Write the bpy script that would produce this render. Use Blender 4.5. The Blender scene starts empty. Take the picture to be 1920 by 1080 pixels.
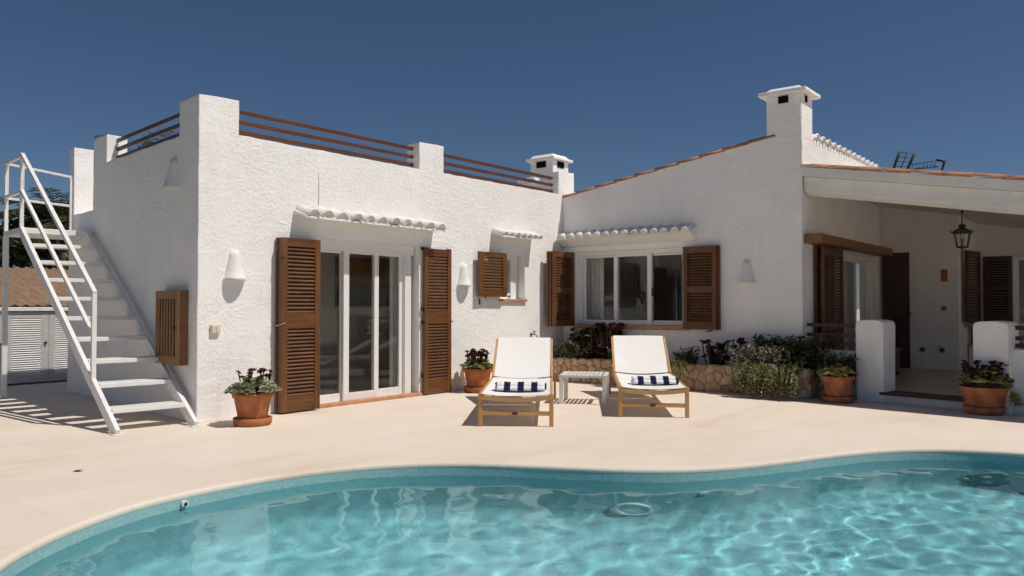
import bpy, bmesh, math, random
from mathutils import Vector, Matrix, noise
R = math.radians
scene = bpy.context.scene
col = scene.collection
rnd = random.Random(7)

# ------------------------------------------------------------------ camera
# World axes follow the house: X runs along the long sunny wall, Y along the gable, origin at the near wall corner.
cam_d = bpy.data.cameras.new("camera")
cam_d.sensor_width = 36.0
cam_d.lens = 27.83
cam_d.clip_start = 0.05
cam_d.clip_end = 2000
cam = bpy.data.objects.new("camera", cam_d)
col.objects.link(cam)
cam.location = (-4.970, -8.748, 1.400)
cam.rotation_euler = (R(91.197), 0, R(38.726 - 90))
scene.camera = cam

# ------------------------------------------------------------------ light
SUN = Vector((0.19, -0.55, 1.0)).normalized()
elev = math.asin(SUN.z)
world = bpy.data.worlds.new("World")
scene.world = world
world.use_nodes = True
wn = world.node_tree
bg = wn.nodes["Background"]
sky = wn.nodes.new("ShaderNodeTexSky")
sky.sky_type = 'NISHITA'
sky.sun_disc = False
sky.sun_elevation = elev
sky.sun_rotation = math.atan2(SUN.x, SUN.y)
sky.altitude = 900
sky.air_density = 0.92
sky.dust_density = 0.15
sky.ozone_density = 7.0
wn.links.new(sky.outputs[0], bg.inputs[0])
bg.inputs[1].default_value = 0.05
sun_d = bpy.data.lights.new("sun", 'SUN')
sun_d.energy = 4.0
sun_d.angle = R(0.5)
sun_d.color = (1.0, 0.93, 0.84)
sun = bpy.data.objects.new("sun", sun_d)
col.objects.link(sun)
sun.rotation_euler = SUN.to_track_quat('Z', 'Y').to_euler()
sun.location = SUN * 40
sun_d.cycles.is_caustics_light = True
scene.view_settings.view_transform = 'Standard'
scene.view_settings.look = 'None'
scene.view_settings.gamma = 1
scene.view_settings.exposure = -0.1
scene.cycles.use_denoising = True
scene.cycles.max_bounces = 10
scene.cycles.diffuse_bounces = 4
scene.cycles.glossy_bounces = 4
scene.cycles.transmission_bounces = 8
scene.cycles.transparent_max_bounces = 12
scene.cycles.caustics_reflective = False
scene.cycles.caustics_refractive = True
scene.cycles.use_light_tree = False
scene.cycles.sample_clamp_indirect = 6.0
scene.cycles.sample_clamp_direct = 0.0

# ------------------------------------------------------------------ materials
def newmat(name):
    m = bpy.data.materials.new(name)
    m.use_nodes = True
    nt = m.node_tree
    b = nt.nodes["Principled BSDF"]
    return m, nt, b

def N(nt, typ, **kw):
    n = nt.nodes.new(typ)
    for k, v in kw.items():
        setattr(n, k, v)
    return n

def coords(nt, kind='Object', scale=(1, 1, 1), rot=(0, 0, 0)):
    tc = N(nt, "ShaderNodeTexCoord")
    mp = N(nt, "ShaderNodeMapping")
    mp.inputs['Scale'].default_value = scale
    mp.inputs['Rotation'].default_value = rot
    nt.links.new(tc.outputs[kind], mp.inputs[0])
    return mp.outputs[0]

def noise_t(nt, vec, scale, detail=4, rough=0.55, dist=0.0):
    n = N(nt, "ShaderNodeTexNoise")
    n.inputs['Scale'].default_value = scale
    n.inputs['Detail'].default_value = detail
    n.inputs['Roughness'].default_value = rough
    n.inputs['Distortion'].default_value = dist
    if vec is not None:
        nt.links.new(vec, n.inputs['Vector'])
    return n.outputs['Fac']

def ramp(nt, fac, stops):
    r = N(nt, "ShaderNodeValToRGB")
    el = r.color_ramp.elements
    while len(el) < len(stops):
        el.new(0.5)
    for e, (p, c) in zip(el, stops):
        e.position = p
        e.color = (c[0], c[1], c[2], 1) if not isinstance(c, (int, float)) else (c, c, c, 1)
    nt.links.new(fac, r.inputs[0])
    return r.outputs[0]

def math_n(nt, op, a, b=None, clamp=False):
    m = N(nt, "ShaderNodeMath", operation=op)
    m.use_clamp = clamp
    for i, v in enumerate((a, b)):
        if v is None:
            continue
        if isinstance(v, (int, float)):
            m.inputs[i].default_value = v
        else:
            nt.links.new(v, m.inputs[i])
    return m.outputs[0]

def bump(nt, height, strength, dist, bsdf, normal=None):
    b = N(nt, "ShaderNodeBump")
    b.inputs['Strength'].default_value = strength
    b.inputs['Distance'].default_value = dist
    nt.links.new(height, b.inputs['Height'])
    if normal is not None:
        nt.links.new(normal, b.inputs['Normal'])
    nt.links.new(b.outputs[0], bsdf.inputs['Normal'])
    return b

def bevel_n(nt, radius, samples=4):
    b = N(nt, "ShaderNodeBevel")
    b.samples = samples
    b.inputs['Radius'].default_value = radius
    return b.outputs[0]

def stucco(name, c1, c2, strength=0.8, bev=0.025):
    m, nt, b = newmat(name)
    v = coords(nt, 'Object')
    big = noise_t(nt, v, 0.85, 4, 0.6, 0.4)
    mid = noise_t(nt, v, 5.5, 3, 0.5, 0.4)
    clump = ramp(nt, noise_t(nt, v, 19, 5, 0.6, 0.3), [(0.40, 0.0), (0.66, 1.0)])
    fine = noise_t(nt, v, 38, 5, 0.65, 0.6)
    patch = ramp(nt, big, [(0.42, 0.10), (0.60, 1.0)])
    trowel = ramp(nt, noise_t(nt, coords(nt, 'Object', (1, 1, 5)), 5, 4, 0.6, 0.8), [(0.50, 0.0), (0.62, 1.0)])
    patch2 = ramp(nt, noise_t(nt, coords(nt, 'Object', (1, 1, 1.6)), 1.1, 3), [(0.50, 0.0), (0.62, 0.45)])
    h = math_n(nt, 'ADD', math_n(nt, 'MULTIPLY', mid, 0.8), math_n(nt, 'MULTIPLY', math_n(nt, 'ADD', math_n(nt, 'MULTIPLY', clump, 0.75), math_n(nt, 'MULTIPLY', fine, 0.55)), patch))
    h = math_n(nt, 'ADD', h, math_n(nt, 'MULTIPLY', trowel, patch2))
    c = ramp(nt, noise_t(nt, v, 2.3, 6, 0.6), [(0.3, c1), (0.7, c2)])
    stk = ramp(nt, noise_t(nt, coords(nt, 'Object', (1, 1, 0.16)), 5.5, 5, 0.6), [(0.56, 1.0), (0.74, 0.945)])
    mxs = N(nt, "ShaderNodeMixRGB", blend_type='MULTIPLY')
    mxs.inputs[0].default_value = 1.0
    nt.links.new(c, mxs.inputs[1]); nt.links.new(stk, mxs.inputs[2])
    nt.links.new(mxs.outputs[0], b.inputs['Base Color'])
    b.inputs['Roughness'].default_value = 0.9
    b.inputs['Specular IOR Level'].default_value = 0.15
    bump(nt, h, strength, 0.035, b, bevel_n(nt, bev) if bev else None)
    return m

def plain(name, c, rough=0.5, spec=0.5, metal=0.0, var=0.06, vscale=6, bstr=0.0, bscale=40):
    m, nt, b = newmat(name)
    v = coords(nt, 'Object')
    lo = tuple(max(0, x * (1 - var)) for x in c)
    hi = tuple(min(1, x * (1 + var)) for x in c)
    nt.links.new(ramp(nt, noise_t(nt, v, vscale, 5), [(0.3, lo), (0.7, hi)]), b.inputs['Base Color'])
    b.inputs['Roughness'].default_value = rough
    b.inputs['Specular IOR Level'].default_value = spec
    b.inputs['Metallic'].default_value = metal
    if bstr:
        bump(nt, noise_t(nt, v, bscale, 4), bstr, 0.01, b)
    return m

def wood(name, dark, light, axis='Z', rough=0.45, scale=1.0):
    m, nt, b = newmat(name)
    s = {'Z': (26, 26, 1.6), 'X': (1.6, 26, 26), 'Y': (26, 1.6, 26)}[axis]
    v = coords(nt, 'Object', tuple(x * scale for x in s))
    g = noise_t(nt, v, 1.0, 6, 0.65, 1.2)
    v2 = coords(nt, 'Object')
    g2 = noise_t(nt, v2, 3.0, 3)
    mixv = math_n(nt, 'ADD', math_n(nt, 'MULTIPLY', g, 0.75), math_n(nt, 'MULTIPLY', g2, 0.25))
    c = ramp(nt, mixv, [(0.32, dark), (0.68, light)])
    nt.links.new(c, b.inputs['Base Color'])
    b.inputs['Roughness'].default_value = rough
    bump(nt, g, 0.25, 0.004, b)
    return m

M = {}
M['stucco'] = stucco('white_stucco', (0.86, 0.84, 0.81), (0.91, 0.895, 0.87), 0.30)
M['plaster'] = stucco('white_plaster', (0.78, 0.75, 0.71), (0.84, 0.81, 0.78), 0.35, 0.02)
M['whitewash'] = stucco('whitewashed_tile', (0.78, 0.76, 0.72), (0.86, 0.84, 0.80), 0.25, 0.0)
M['white_metal'] = plain('white_painted_metal', (0.78, 0.765, 0.745), 0.4, 0.4, bstr=0.08, bscale=60)
M['white_frame'] = plain('white_window_frame', (0.80, 0.79, 0.77), 0.35, 0.5, var=0.03)
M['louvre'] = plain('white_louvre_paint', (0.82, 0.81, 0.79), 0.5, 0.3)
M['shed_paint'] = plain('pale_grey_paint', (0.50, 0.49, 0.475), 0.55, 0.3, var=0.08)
M['shutter_z'] = wood('shutter_wood', (0.055, 0.019, 0.0055), (0.225, 0.088, 0.024), 'Z', 0.42)
M['shutter_x'] = wood('shutter_slat_wood', (0.05, 0.018, 0.0055), (0.20, 0.078, 0.022), 'X', 0.42)
M['door_wood'] = wood('dark_door_wood', (0.03, 0.010, 0.005), (0.075, 0.025, 0.012), 'Z', 0.4)
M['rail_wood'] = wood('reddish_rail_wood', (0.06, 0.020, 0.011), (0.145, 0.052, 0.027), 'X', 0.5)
M['oak'] = wood('light_brown_wood', (0.15, 0.062, 0.022), (0.30, 0.14, 0.055), 'X', 0.5)
M['teak'] = wood('golden_teak', (0.42, 0.22, 0.075), (0.64, 0.38, 0.15), 'X', 0.45)
M['teak_z'] = wood('golden_teak_upright', (0.42, 0.22, 0.075), (0.64, 0.38, 0.15), 'Z', 0.45)
M['terracotta'] = plain('terracotta', (0.42, 0.155, 0.062), 0.75, 0.2, var=0.3, vscale=7, bstr=0.12)
M['terracotta_old'] = plain('weathered_terracotta', (0.40, 0.145, 0.07), 0.8, 0.2, var=0.42, vscale=9, bstr=0.2)
M['roof_tile'] = plain('orange_roof_tile', (0.47, 0.225, 0.13), 0.8, 0.2, var=0.35, vscale=5, bstr=0.2)
M['sill_tile'] = plain('sill_tile', (0.50, 0.25, 0.135), 0.7, 0.25, var=0.2, vscale=9)
M['dark_metal'] = plain('dark_iron', (0.03, 0.032, 0.028), 0.45, 0.5, 0.4)
M['chrome'] = plain('dull_metal', (0.42, 0.41, 0.39), 0.35, 0.5, 0.9)
M['switch'] = plain('cream_plastic', (0.66, 0.60, 0.48), 0.5, 0.4)
M['curtain'] = plain('white_curtain', (0.72, 0.71, 0.68), 0.9, 0.1)
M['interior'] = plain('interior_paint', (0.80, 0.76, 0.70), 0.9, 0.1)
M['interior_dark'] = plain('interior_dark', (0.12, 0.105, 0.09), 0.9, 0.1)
M['soil'] = plain('soil', (0.05, 0.033, 0.02), 0.95, 0.1, var=0.5, vscale=30, bstr=0.8)
M['gap_shade'] = plain('painted_gap_shade', (0.012, 0.011, 0.010), 0.95, 0.0)  # near black that puts the shade of gaps and slots into colour
M['reed'] = wood('reed_roof', (0.16, 0.09, 0.055), (0.34, 0.225, 0.145), 'Y', 0.9, 0.6)
M['trunk'] = plain('bark', (0.11, 0.075, 0.05), 0.95, 0.1, var=0.4, vscale=14, bstr=0.6)
M['cushion'] = plain('teal_cushion', (0.05, 0.17, 0.17), 0.9, 0.1, var=0.5, vscale=16)
M['antenna'] = plain('antenna_metal', (0.05, 0.055, 0.06), 0.5, 0.5, 0.5)
M['dry_leaf'] = plain('dry_leaf', (0.10, 0.055, 0.025), 0.8, 0.2)
M['nosing'] = plain('dark_step_edge', (0.09, 0.055, 0.04), 0.7, 0.3)
M['porch_floor'] = plain('porch_floor_tile', (0.42, 0.34, 0.265), 0.35, 0.5, var=0.07, vscale=2)

# limestone deck
m, nt, b = newmat('cream_limestone')
v = coords(nt, 'Object')
vst = coords(nt, 'Object', (0.35, 1.1, 1), (0, 0, R(20)))
a1 = noise_t(nt, vst, 1.1, 6, 0.62, 0.5)
a2 = noise_t(nt, v, 0.32, 3)
a3 = noise_t(nt, v, 16, 6, 0.6)
f = math_n(nt, 'ADD', math_n(nt, 'MULTIPLY', a1, 0.6), math_n(nt, 'ADD', math_n(nt, 'MULTIPLY', a2, 0.3), math_n(nt, 'MULTIPLY', a3, 0.1)))
c = ramp(nt, f, [(0.33, (0.65, 0.525, 0.40)), (0.45, (0.725, 0.635, 0.535)), (0.62, (0.755, 0.675, 0.585))])
br = N(nt, "ShaderNodeTexBrick")
br.inputs['Scale'].default_value = 1.0
br.inputs['Brick Width'].default_value = 0.92
br.inputs['Row Height'].default_value = 0.61
br.inputs['Mortar Size'].default_value = 0.004
br.inputs['Mortar Smooth'].default_value = 0.4
br.inputs['Color1'].default_value = (0.965, 0.945, 0.93, 1)
br.inputs['Color2'].default_value = (1.0, 1.0, 1.0, 1)
br.inputs['Mortar'].default_value = (0.86, 0.82, 0.78, 1)
nt.links.new(v, br.inputs['Vector'])
mxd = N(nt, "ShaderNodeMixRGB", blend_type='MULTIPLY')
mxd.inputs[0].default_value = 0.9
nt.links.new(c, mxd.inputs[1])
nt.links.new(br.outputs['Color'], mxd.inputs[2])
spk = ramp(nt, noise_t(nt, v, 55, 2), [(0.70, 1.0), (0.76, 0.82)])
mxs = N(nt, "ShaderNodeMixRGB", blend_type='MULTIPLY')
mxs.inputs[0].default_value = 1.0
nt.links.new(mxd.outputs[0], mxs.inputs[1])
nt.links.new(spk, mxs.inputs[2])
nt.links.new(mxs.outputs[0], b.inputs['Base Color'])
b.inputs['Roughness'].default_value = 0.8
b.inputs['Specular IOR Level'].default_value = 0.2
bump(nt, a3, 0.25, 0.006, b)
M['deck'] = m

# pool mosaic
m, nt, b = newmat('pool_mosaic')
v = coords(nt, 'Object')
vo = N(nt, "ShaderNodeTexVoronoi")
vo.inputs['Scale'].default_value = 48
vo.distance = 'CHEBYCHEV'
vo.inputs['Randomness'].default_value = 0.0
nt.links.new(v, vo.inputs['Vector'])
lum = N(nt, "ShaderNodeSeparateColor")
nt.links.new(vo.outputs['Color'], lum.inputs[0])
c = ramp(nt, lum.outputs[0], [(0.0, (0.27, 0.47, 0.485)), (0.5, (0.31, 0.51, 0.515)), (1.0, (0.36, 0.545, 0.535))])
nt.links.new(c, b.inputs['Base Color'])
b.inputs['Roughness'].default_value = 0.9
b.inputs['Specular IOR Level'].default_value = 0.1
M['mosaic'] = m

# water
m, nt, b = newmat('pool_water')
nt.nodes.remove(b)
gl = N(nt, "ShaderNodeBsdfGlass")
gl.inputs['Roughness'].default_value = 0.0
gl.inputs['IOR'].default_value = 1.33
gl.inputs['Color'].default_value = (0.68, 0.87, 0.93, 1)
out = nt.nodes["Material Output"]
nt.links.new(gl.outputs[0], out.inputs['Surface'])
M['water'] = m

# window glass: clear sheet that both shows the room and mirrors the terrace
m, nt, b = newmat('window_glass')
nt.nodes.remove(b)
tr = N(nt, "ShaderNodeBsdfTransparent")
tr.inputs[0].default_value = (0.95, 0.96, 0.955, 1)
gs = N(nt, "ShaderNodeBsdfGlossy")
gs.inputs['Roughness'].default_value = 0.015
fr = N(nt, "ShaderNodeFresnel")
fr.inputs['IOR'].default_value = 1.6
mx = N(nt, "ShaderNodeMixShader")
geo_ = N(nt, "ShaderNodeNewGeometry")
nt.links.new(math_n(nt, 'MULTIPLY', fr.outputs[0], math_n(nt, 'SUBTRACT', 1.0, geo_.outputs['Backfacing'])), mx.inputs[0])
nt.links.new(tr.outputs[0], mx.inputs[1])
nt.links.new(gs.outputs[0], mx.inputs[2])
nt.links.new(mx.outputs[0], nt.nodes["Material Output"].inputs['Surface'])
M['glass'] = m

# sling fabric
m, nt, b = newmat('white_sling_fabric')
v = coords(nt, 'Object')
w1 = N(nt, "ShaderNodeTexWave"); w1.inputs['Scale'].default_value = 120
nt.links.new(v, w1.inputs['Vector'])
nt.links.new(ramp(nt, noise_t(nt, v, 2, 4), [(0.3, (0.78, 0.765, 0.745)), (0.7, (0.84, 0.825, 0.805))]), b.inputs['Base Color'])
b.inputs['Roughness'].default_value = 0.85
b.inputs['Specular IOR Level'].default_value = 0.15
bump(nt, w1.outputs['Fac'], 0.1, 0.002, b)
M['sling'] = m

# striped towel: woven navy bands along the local X axis
m, nt, b = newmat('navy_striped_towel')
v = coords(nt, 'Object')
sx = N(nt, "ShaderNodeSeparateXYZ")
nt.links.new(v, sx.inputs[0])
ph = math_n(nt, 'FRACT', math_n(nt, 'DIVIDE', math_n(nt, 'ADD', sx.outputs[0], 2.0), 0.162))
st = math_n(nt, 'LESS_THAN', ph, 0.47)
c = ramp(nt, st, [(0.0, (0.80, 0.81, 0.83)), (1.0, (0.020, 0.022, 0.062))])
nt.links.new(c, b.inputs['Base Color'])
b.inputs['Roughness'].default_value = 0.95
b.inputs['Specular IOR Level'].default_value = 0.05
bump(nt, noise_t(nt, v, 160, 3), 0.6, 0.006, b)
M['towel'] = m

# rubble stone
m, nt, b = newmat('honey_rubble_stone')
v = coords(nt, 'Object')
oi = N(nt, "ShaderNodeNewGeometry")
rn = oi.outputs['Random Per Island']
base = ramp(nt, rn, [(0.0, (0.46, 0.27, 0.15)), (0.35, (0.58, 0.40, 0.24)), (0.7, (0.68, 0.52, 0.36)), (1.0, (0.54, 0.33, 0.20))])
n1 = noise_t(nt, v, 14, 6, 0.65)
mix = N(nt, "ShaderNodeMixRGB", blend_type='MULTIPLY')
mix.inputs[0].default_value = 0.8
nt.links.new(base, mix.inputs[1])
nt.links.new(ramp(nt, n1, [(0.3, 0.6), (0.7, 1.15)]), mix.inputs[2])
nt.links.new(mix.outputs[0], b.inputs['Base Color'])
b.inputs['Roughness'].default_value = 0.9
bump(nt, n1, 0.7, 0.02, b)
M['stone'] = m
M['unseen_lawn'] = plain('unseen_lawn', (0.075, 0.085, 0.03), 0.95, 0.1, var=0.4, vscale=3, bstr=0.5)
M['mortar'] = plain('mortar', (0.50, 0.38, 0.27), 0.95, 0.1, var=0.2, vscale=20, bstr=0.5)

def leafmat(name, c1, c2, rough=0.45, trans=0.25):
    m, nt, b = newmat(name)
    oi = N(nt, "ShaderNodeNewGeometry")
    c = ramp(nt, oi.outputs['Random Per Island'], [(0.0, c1), (1.0, c2)])
    nt.links.new(c, b.inputs['Base Color'])
    b.inputs['Roughness'].default_value = rough
    b.inputs['Specular IOR Level'].default_value = 0.35
    t = N(nt, "ShaderNodeBsdfTranslucent")
    nt.links.new(c, t.inputs[0])
    mx = N(nt, "ShaderNodeMixShader")
    mx.inputs[0].default_value = trans
    nt.links.new(b.outputs[0], mx.inputs[1])
    nt.links.new(t.outputs[0], mx.inputs[2])
    nt.links.new(mx.outputs[0], nt.nodes["Material Output"].inputs['Surface'])
    return m
M['purple'] = leafmat('purple_succulent_leaf', (0.028, 0.008, 0.012), (0.12, 0.030, 0.036), 0.4, 0.12)
M['sage'] = leafmat('sage_succulent_leaf', (0.24, 0.27, 0.16), (0.50, 0.51, 0.34), 0.5, 0.15)
M['lime'] = leafmat('lime_succulent_leaf', (0.30, 0.30, 0.07), (0.78, 0.70, 0.22), 0.45, 0.2)
M['green'] = leafmat('dark_green_leaf', (0.045, 0.065, 0.022), (0.16, 0.20, 0.07), 0.5)
M['trail'] = leafmat('trailing_leaf', (0.16, 0.18, 0.045), (0.46, 0.46, 0.15), 0.5)
M['cream_flower'] = leafmat('pale_variegated_leaf', (0.46, 0.36, 0.24), (0.80, 0.72, 0.54), 0.6)
M['pine'] = leafmat('dark_tree_leaf', (0.018, 0.026, 0.008), (0.075, 0.088, 0.022), 0.5)
M['palm'] = leafmat('palm_leaf', (0.030, 0.036, 0.014), (0.12, 0.125, 0.05), 0.45)
M['stem'] = plain('succulent_stem', (0.09, 0.06, 0.035), 0.9, 0.1, var=0.3)

# generic abstract flower canvas
m, nt, b = newmat('abstract_canvas')
v = coords(nt, 'Object')
sx = N(nt, "ShaderNodeSeparateXYZ")
nt.links.new(v, sx.inputs[0])
hgt = math_n(nt, 'ADD', math_n(nt, 'DIVIDE', sx.outputs[2], 0.88), math_n(nt, 'MULTIPLY', math_n(nt, 'SUBTRACT', noise_t(nt, v, 4, 4), 0.5), 0.35))
c = ramp(nt, hgt, [(0.05, (0.02, 0.012, 0.018)), (0.25, (0.16, 0.03, 0.06)), (0.42, (0.34, 0.22, 0.03)), (0.55, (0.45, 0.36, 0.34)), (0.66, (0.42, 0.20, 0.04)), (0.95, (0.38, 0.17, 0.03))])
nt.links.new(c, b.inputs['Base Color'])
b.inputs['Roughness'].default_value = 0.8
M['canvas'] = m

# ------------------------------------------------------------------ mesh helpers
class MB:
    """collects shapes and links them as ONE mesh object"""
    def __init__(s):
        s.v = []; s.f = []; s.m = []; s.sm = []
    def add(s, verts, faces, mi=0, smooth=False, T=None):
        o = len(s.v)
        if T is not None:
            verts = [T @ Vector(p) for p in verts]
        s.v.extend([tuple(p) for p in verts])
        for f in faces:
            s.f.append(tuple(i + o for i in f)); s.m.append(mi); s.sm.append(smooth)
        return s
    def box(s, lo, hi, mi=0, T=None):
        x0, y0, z0 = lo; x1, y1, z1 = hi
        v = [(x0, y0, z0), (x1, y0, z0), (x1, y1, z0), (x0, y1, z0), (x0, y0, z1), (x1, y0, z1), (x1, y1, z1), (x0, y1, z1)]
        f = [(0, 3, 2, 1), (4, 5, 6, 7), (0, 1, 5, 4), (1, 2, 6, 5), (2, 3, 7, 6), (3, 0, 4, 7)]
        return s.add(v, f, mi, False, T)
    def bar(s, a, b, w, h, mi=0, up=(0, 0, 1)):
        """rectangular bar from a to b"""
        a = Vector(a); b = Vector(b); d = (b - a)
        L = d.length; d.normalize(); u = Vector(up)
        x = d.cross(u)
        if x.length < 1e-4:
            x = d.cross(Vector((1, 0, 0)))
        x.normalize(); z = x.cross(d).normalized()
        v = []
        for t in (0, L):
            for sx, sz in ((-1, -1), (1, -1), (1, 1), (-1, 1)):
                v.append(a + d * t + x * (sx * w / 2) + z * (sz * h / 2))
        return s.add(v, [(0, 3, 2, 1), (4, 5, 6, 7), (0, 1, 5, 4), (1, 2, 6, 5), (2, 3, 7, 6), (3, 0, 4, 7)], mi)
    def tube(s, pts, r, n=8, mi=0, cap=True):
        pts = [Vector(p) for p in pts]
        rs = r if isinstance(r, (list, tuple)) else [r] * len(pts)
        v = []; f = []
        prev = None
        for i, p in enumerate(pts):
            d = (pts[min(i + 1, len(pts) - 1)] - pts[max(i - 1, 0)]).normalized()
            if prev is None:
                x = d.cross(Vector((0, 0, 1)))
                if x.length < 1e-3:
                    x = d.cross(Vector((1, 0, 0)))
            else:
                x = prev - d * prev.dot(d)
            x.normalize(); prev = x; y = d.cross(x)
            for k in range(n):
                a = 2 * math.pi * k / n
                v.append(p + (x * math.cos(a) + y * math.sin(a)) * rs[i])
        for i in range(len(pts) - 1):
            for k in range(n):
                k2 = (k + 1) % n
                f.append((i * n + k, i * n + k2, (i + 1) * n + k2, (i + 1) * n + k))
        s.add(v, f, mi, True)
        if cap:
            o = len(s.v) - len(v)
            s.f.append(tuple(o + k for k in reversed(range(n)))); s.m.append(mi); s.sm.append(False)
            e = o + (len(pts) - 1) * n
            s.f.append(tuple(e + k for k in range(n))); s.m.append(mi); s.sm.append(False)
        return s
    def lathe(s, prof, n=32, mi=0, c=(0, 0, 0), wob=0.0, smooth=True):
        v = []; f = []
        for r, z in prof:
            for k in range(n):
                a = 2 * math.pi * k / n
                rr = r * (1 + wob * math.sin(a * 2 + z * 9))
                v.append((c[0] + rr * math.cos(a), c[1] + rr * math.sin(a), c[2] + z))
        for i in range(len(prof) - 1):
            for k in range(n):
                k2 = (k + 1) % n
                f.append((i * n + k, i * n + k2, (i + 1) * n + k2, (i + 1) * n + k))
        return s.add(v, f, mi, smooth)
    def prism(s, poly, depth, axis_u, axis_v, axis_d, org=(0, 0, 0), mi=0):
        """polygon in (u,v) swept along d"""
        U = Vector(axis_u); V = Vector(axis_v); D = Vector(axis_d); O = Vector(org)
        n = len(poly)
        v = [O + U * a + V * b_ for a, b_ in poly] + [O + U * a + V * b_ + D * depth for a, b_ in poly]
        f = [tuple(range(n)), tuple(reversed(range(n, 2 * n)))]
        for i in range(n):
            j = (i + 1) % n
            f.append((j, i, n + i, n + j))
        return s.add(v, f, mi)
    def build(s, name, mats, parent=None, bevel=0.0, loc=None, rotz=None, fixn=True, seg=2):
        me = bpy.data.meshes.new(name)
        me.from_pydata(s.v, [], s.f)
        if not isinstance(mats, (list, tuple)):
            mats = [mats]
        for mm in mats:
            me.materials.append(mm)
        me.polygons.foreach_set('material_index', s.m)
        me.polygons.foreach_set('use_smooth', s.sm)
        me.update()
        if fixn:
            bm = bmesh.new(); bm.from_mesh(me)
            bmesh.ops.recalc_face_normals(bm, faces=bm.faces)
            bm.to_mesh(me); bm.free()
        o = bpy.data.objects.new(name, me)
        col.objects.link(o)
        if parent is not None:
            o.parent = parent
        if loc is not None:
            o.location = loc
        if rotz is not None:
            o.rotation_euler = (0, 0, rotz)
        if bevel:
            bv = o.modifiers.new('bevel', 'BEVEL')
            bv.width = bevel; bv.segments = seg; bv.limit_method = 'ANGLE'; bv.angle_limit = R(40)
        return o

def thing(name, label, cat, loc=(0, 0, 0), rotz=0, group=None):
    o = bpy.data.objects.new(name, None)
    o.empty_display_size = 0.1
    col.objects.link(o)
    o.location = loc
    o.rotation_euler = (0, 0, rotz)
    o['label'] = label; o['category'] = cat
    if group:
        o['group'] = group
    return o

def tag(o, label, cat, group=None):
    o['label'] = label; o['category'] = cat
    if group:
        o['group'] = group
    return o

def struct(o, label=None, kind='structure'):
    o['kind'] = kind
    if label:
        o['label'] = label
    return o

def dup(root, loc=None, rotz=None, label=None):
    r = root.copy(); col.objects.link(r)
    if loc is not None: r.location = loc
    if rotz is not None: r.rotation_euler = (0, 0, rotz)
    if label: r['label'] = label
    for ch in list(root.children):
        c = ch.copy(); col.objects.link(c); c.parent = r
        for g in list(ch.children):
            d = g.copy(); col.objects.link(d); d.parent = c
    return r

def rough_outline(pts, step=0.14, amp=0.006, keep_bottom=True, rr=None):
    """resample a closed outline with a hand-plastered wobble; the ground line stays straight"""
    rr = rr or rnd
    out = []
    n = len(pts)
    for i in range(n):
        a = Vector(pts[i]); b_ = Vector(pts[(i + 1) % n])
        out.append((a.x, a.y))
        if keep_bottom and abs(a.y) < 1e-6 and abs(b_.y) < 1e-6:
            continue
        L = (b_ - a).length
        k = int(L / step)
        nrm = Vector((-(b_ - a).y, (b_ - a).x)).normalized()
        for j in range(1, k):
            p = a.lerp(b_, j / k) + nrm * rr.uniform(-amp, amp)
            out.append((p.x, p.y))
    return out

def wall_mesh(name, outline, holes, to3d, thick_vec, mat):
    """flat wall with openings: outline and holes in (u,z), to3d maps to space, extruded along thick_vec"""
    bm = bmesh.new()
    edges = []
    for loop in [outline] + holes:
        vs = [bm.verts.new(to3d(u, z)) for u, z in loop]
        for i in range(len(vs)):
            edges.append(bm.edges.new((vs[i], vs[(i + 1) % len(vs)])))
    bmesh.ops.triangle_fill(bm, use_beauty=True, use_dissolve=False, edges=edges)
    faces = list(bm.faces)
    r = bmesh.ops.extrude_face_region(bm, geom=faces)
    tv = Vector(thick_vec)
    for e in r['geom']:
        if isinstance(e, bmesh.types.BMVert):
            e.co += tv
    bmesh.ops.recalc_face_normals(bm, faces=bm.faces)
    me = bpy.data.meshes.new(name)
    bm.to_mesh(me); bm.free()
    me.materials.append(mat)
    o = bpy.data.objects.new(name, me)
    col.objects.link(o)
    return o

def union(a, b_):
    md = a.modifiers.new('u', 'BOOLEAN')
    md.operation = 'UNION'; md.solver = 'EXACT'; md.object = b_
    bpy.context.view_layer.update()
    dg = bpy.context.evaluated_depsgraph_get()
    me = bpy.data.meshes.new_from_object(a.evaluated_get(dg))
    a.modifiers.clear()
    old = a.data
    a.data = me
    bpy.data.objects.remove(b_)
    return a

def rect(x0, z0, x1, z1):
    return [(x0, z0), (x1, z0), (x1, z1), (x0, z1)]

# ------------------------------------------------------------------ pool outline
pool_ctrl = [(-3.341, -3.896), (-3.003, -3.585), (-2.653, -3.367), (-2.289, -3.208), (-1.935, -3.145), (-1.495, -3.135), (-1.024, -3.180),
             (-0.55, -3.325), (-0.152, -3.56), (0.176, -3.894), (0.474, -4.366), (0.713, -4.858), (0.930, -5.263), (1.228, -5.640),
             (1.661, -5.953), (2.211, -6.213), (2.848, -6.481), (3.396, -6.820), (3.751, -7.256), (3.943, -7.821),
             (3.95, -8.7), (3.5, -9.8), (2.4, -10.7), (0.8, -11.0), (-0.8, -10.5), (-2.2, -9.5), (-3.3, -8.2), (-4.0, -6.9), (-4.2, -5.7), (-3.9, -4.65)]
def catmull(pts, sub):
    out = []
    n = len(pts)
    for i in range(n):
        p0, p1, p2, p3 = (Vector(pts[(i + k - 1) % n]) for k in range(4))
        for j in range(sub):
            t = j / sub
            out.append(0.5 * ((2 * p1) + (p2 - p0) * t + (2 * p0 - 5 * p1 + 4 * p2 - p3) * t * t + (3 * p1 - p0 - 3 * p2 + p3) * t ** 3))
    return out
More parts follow.
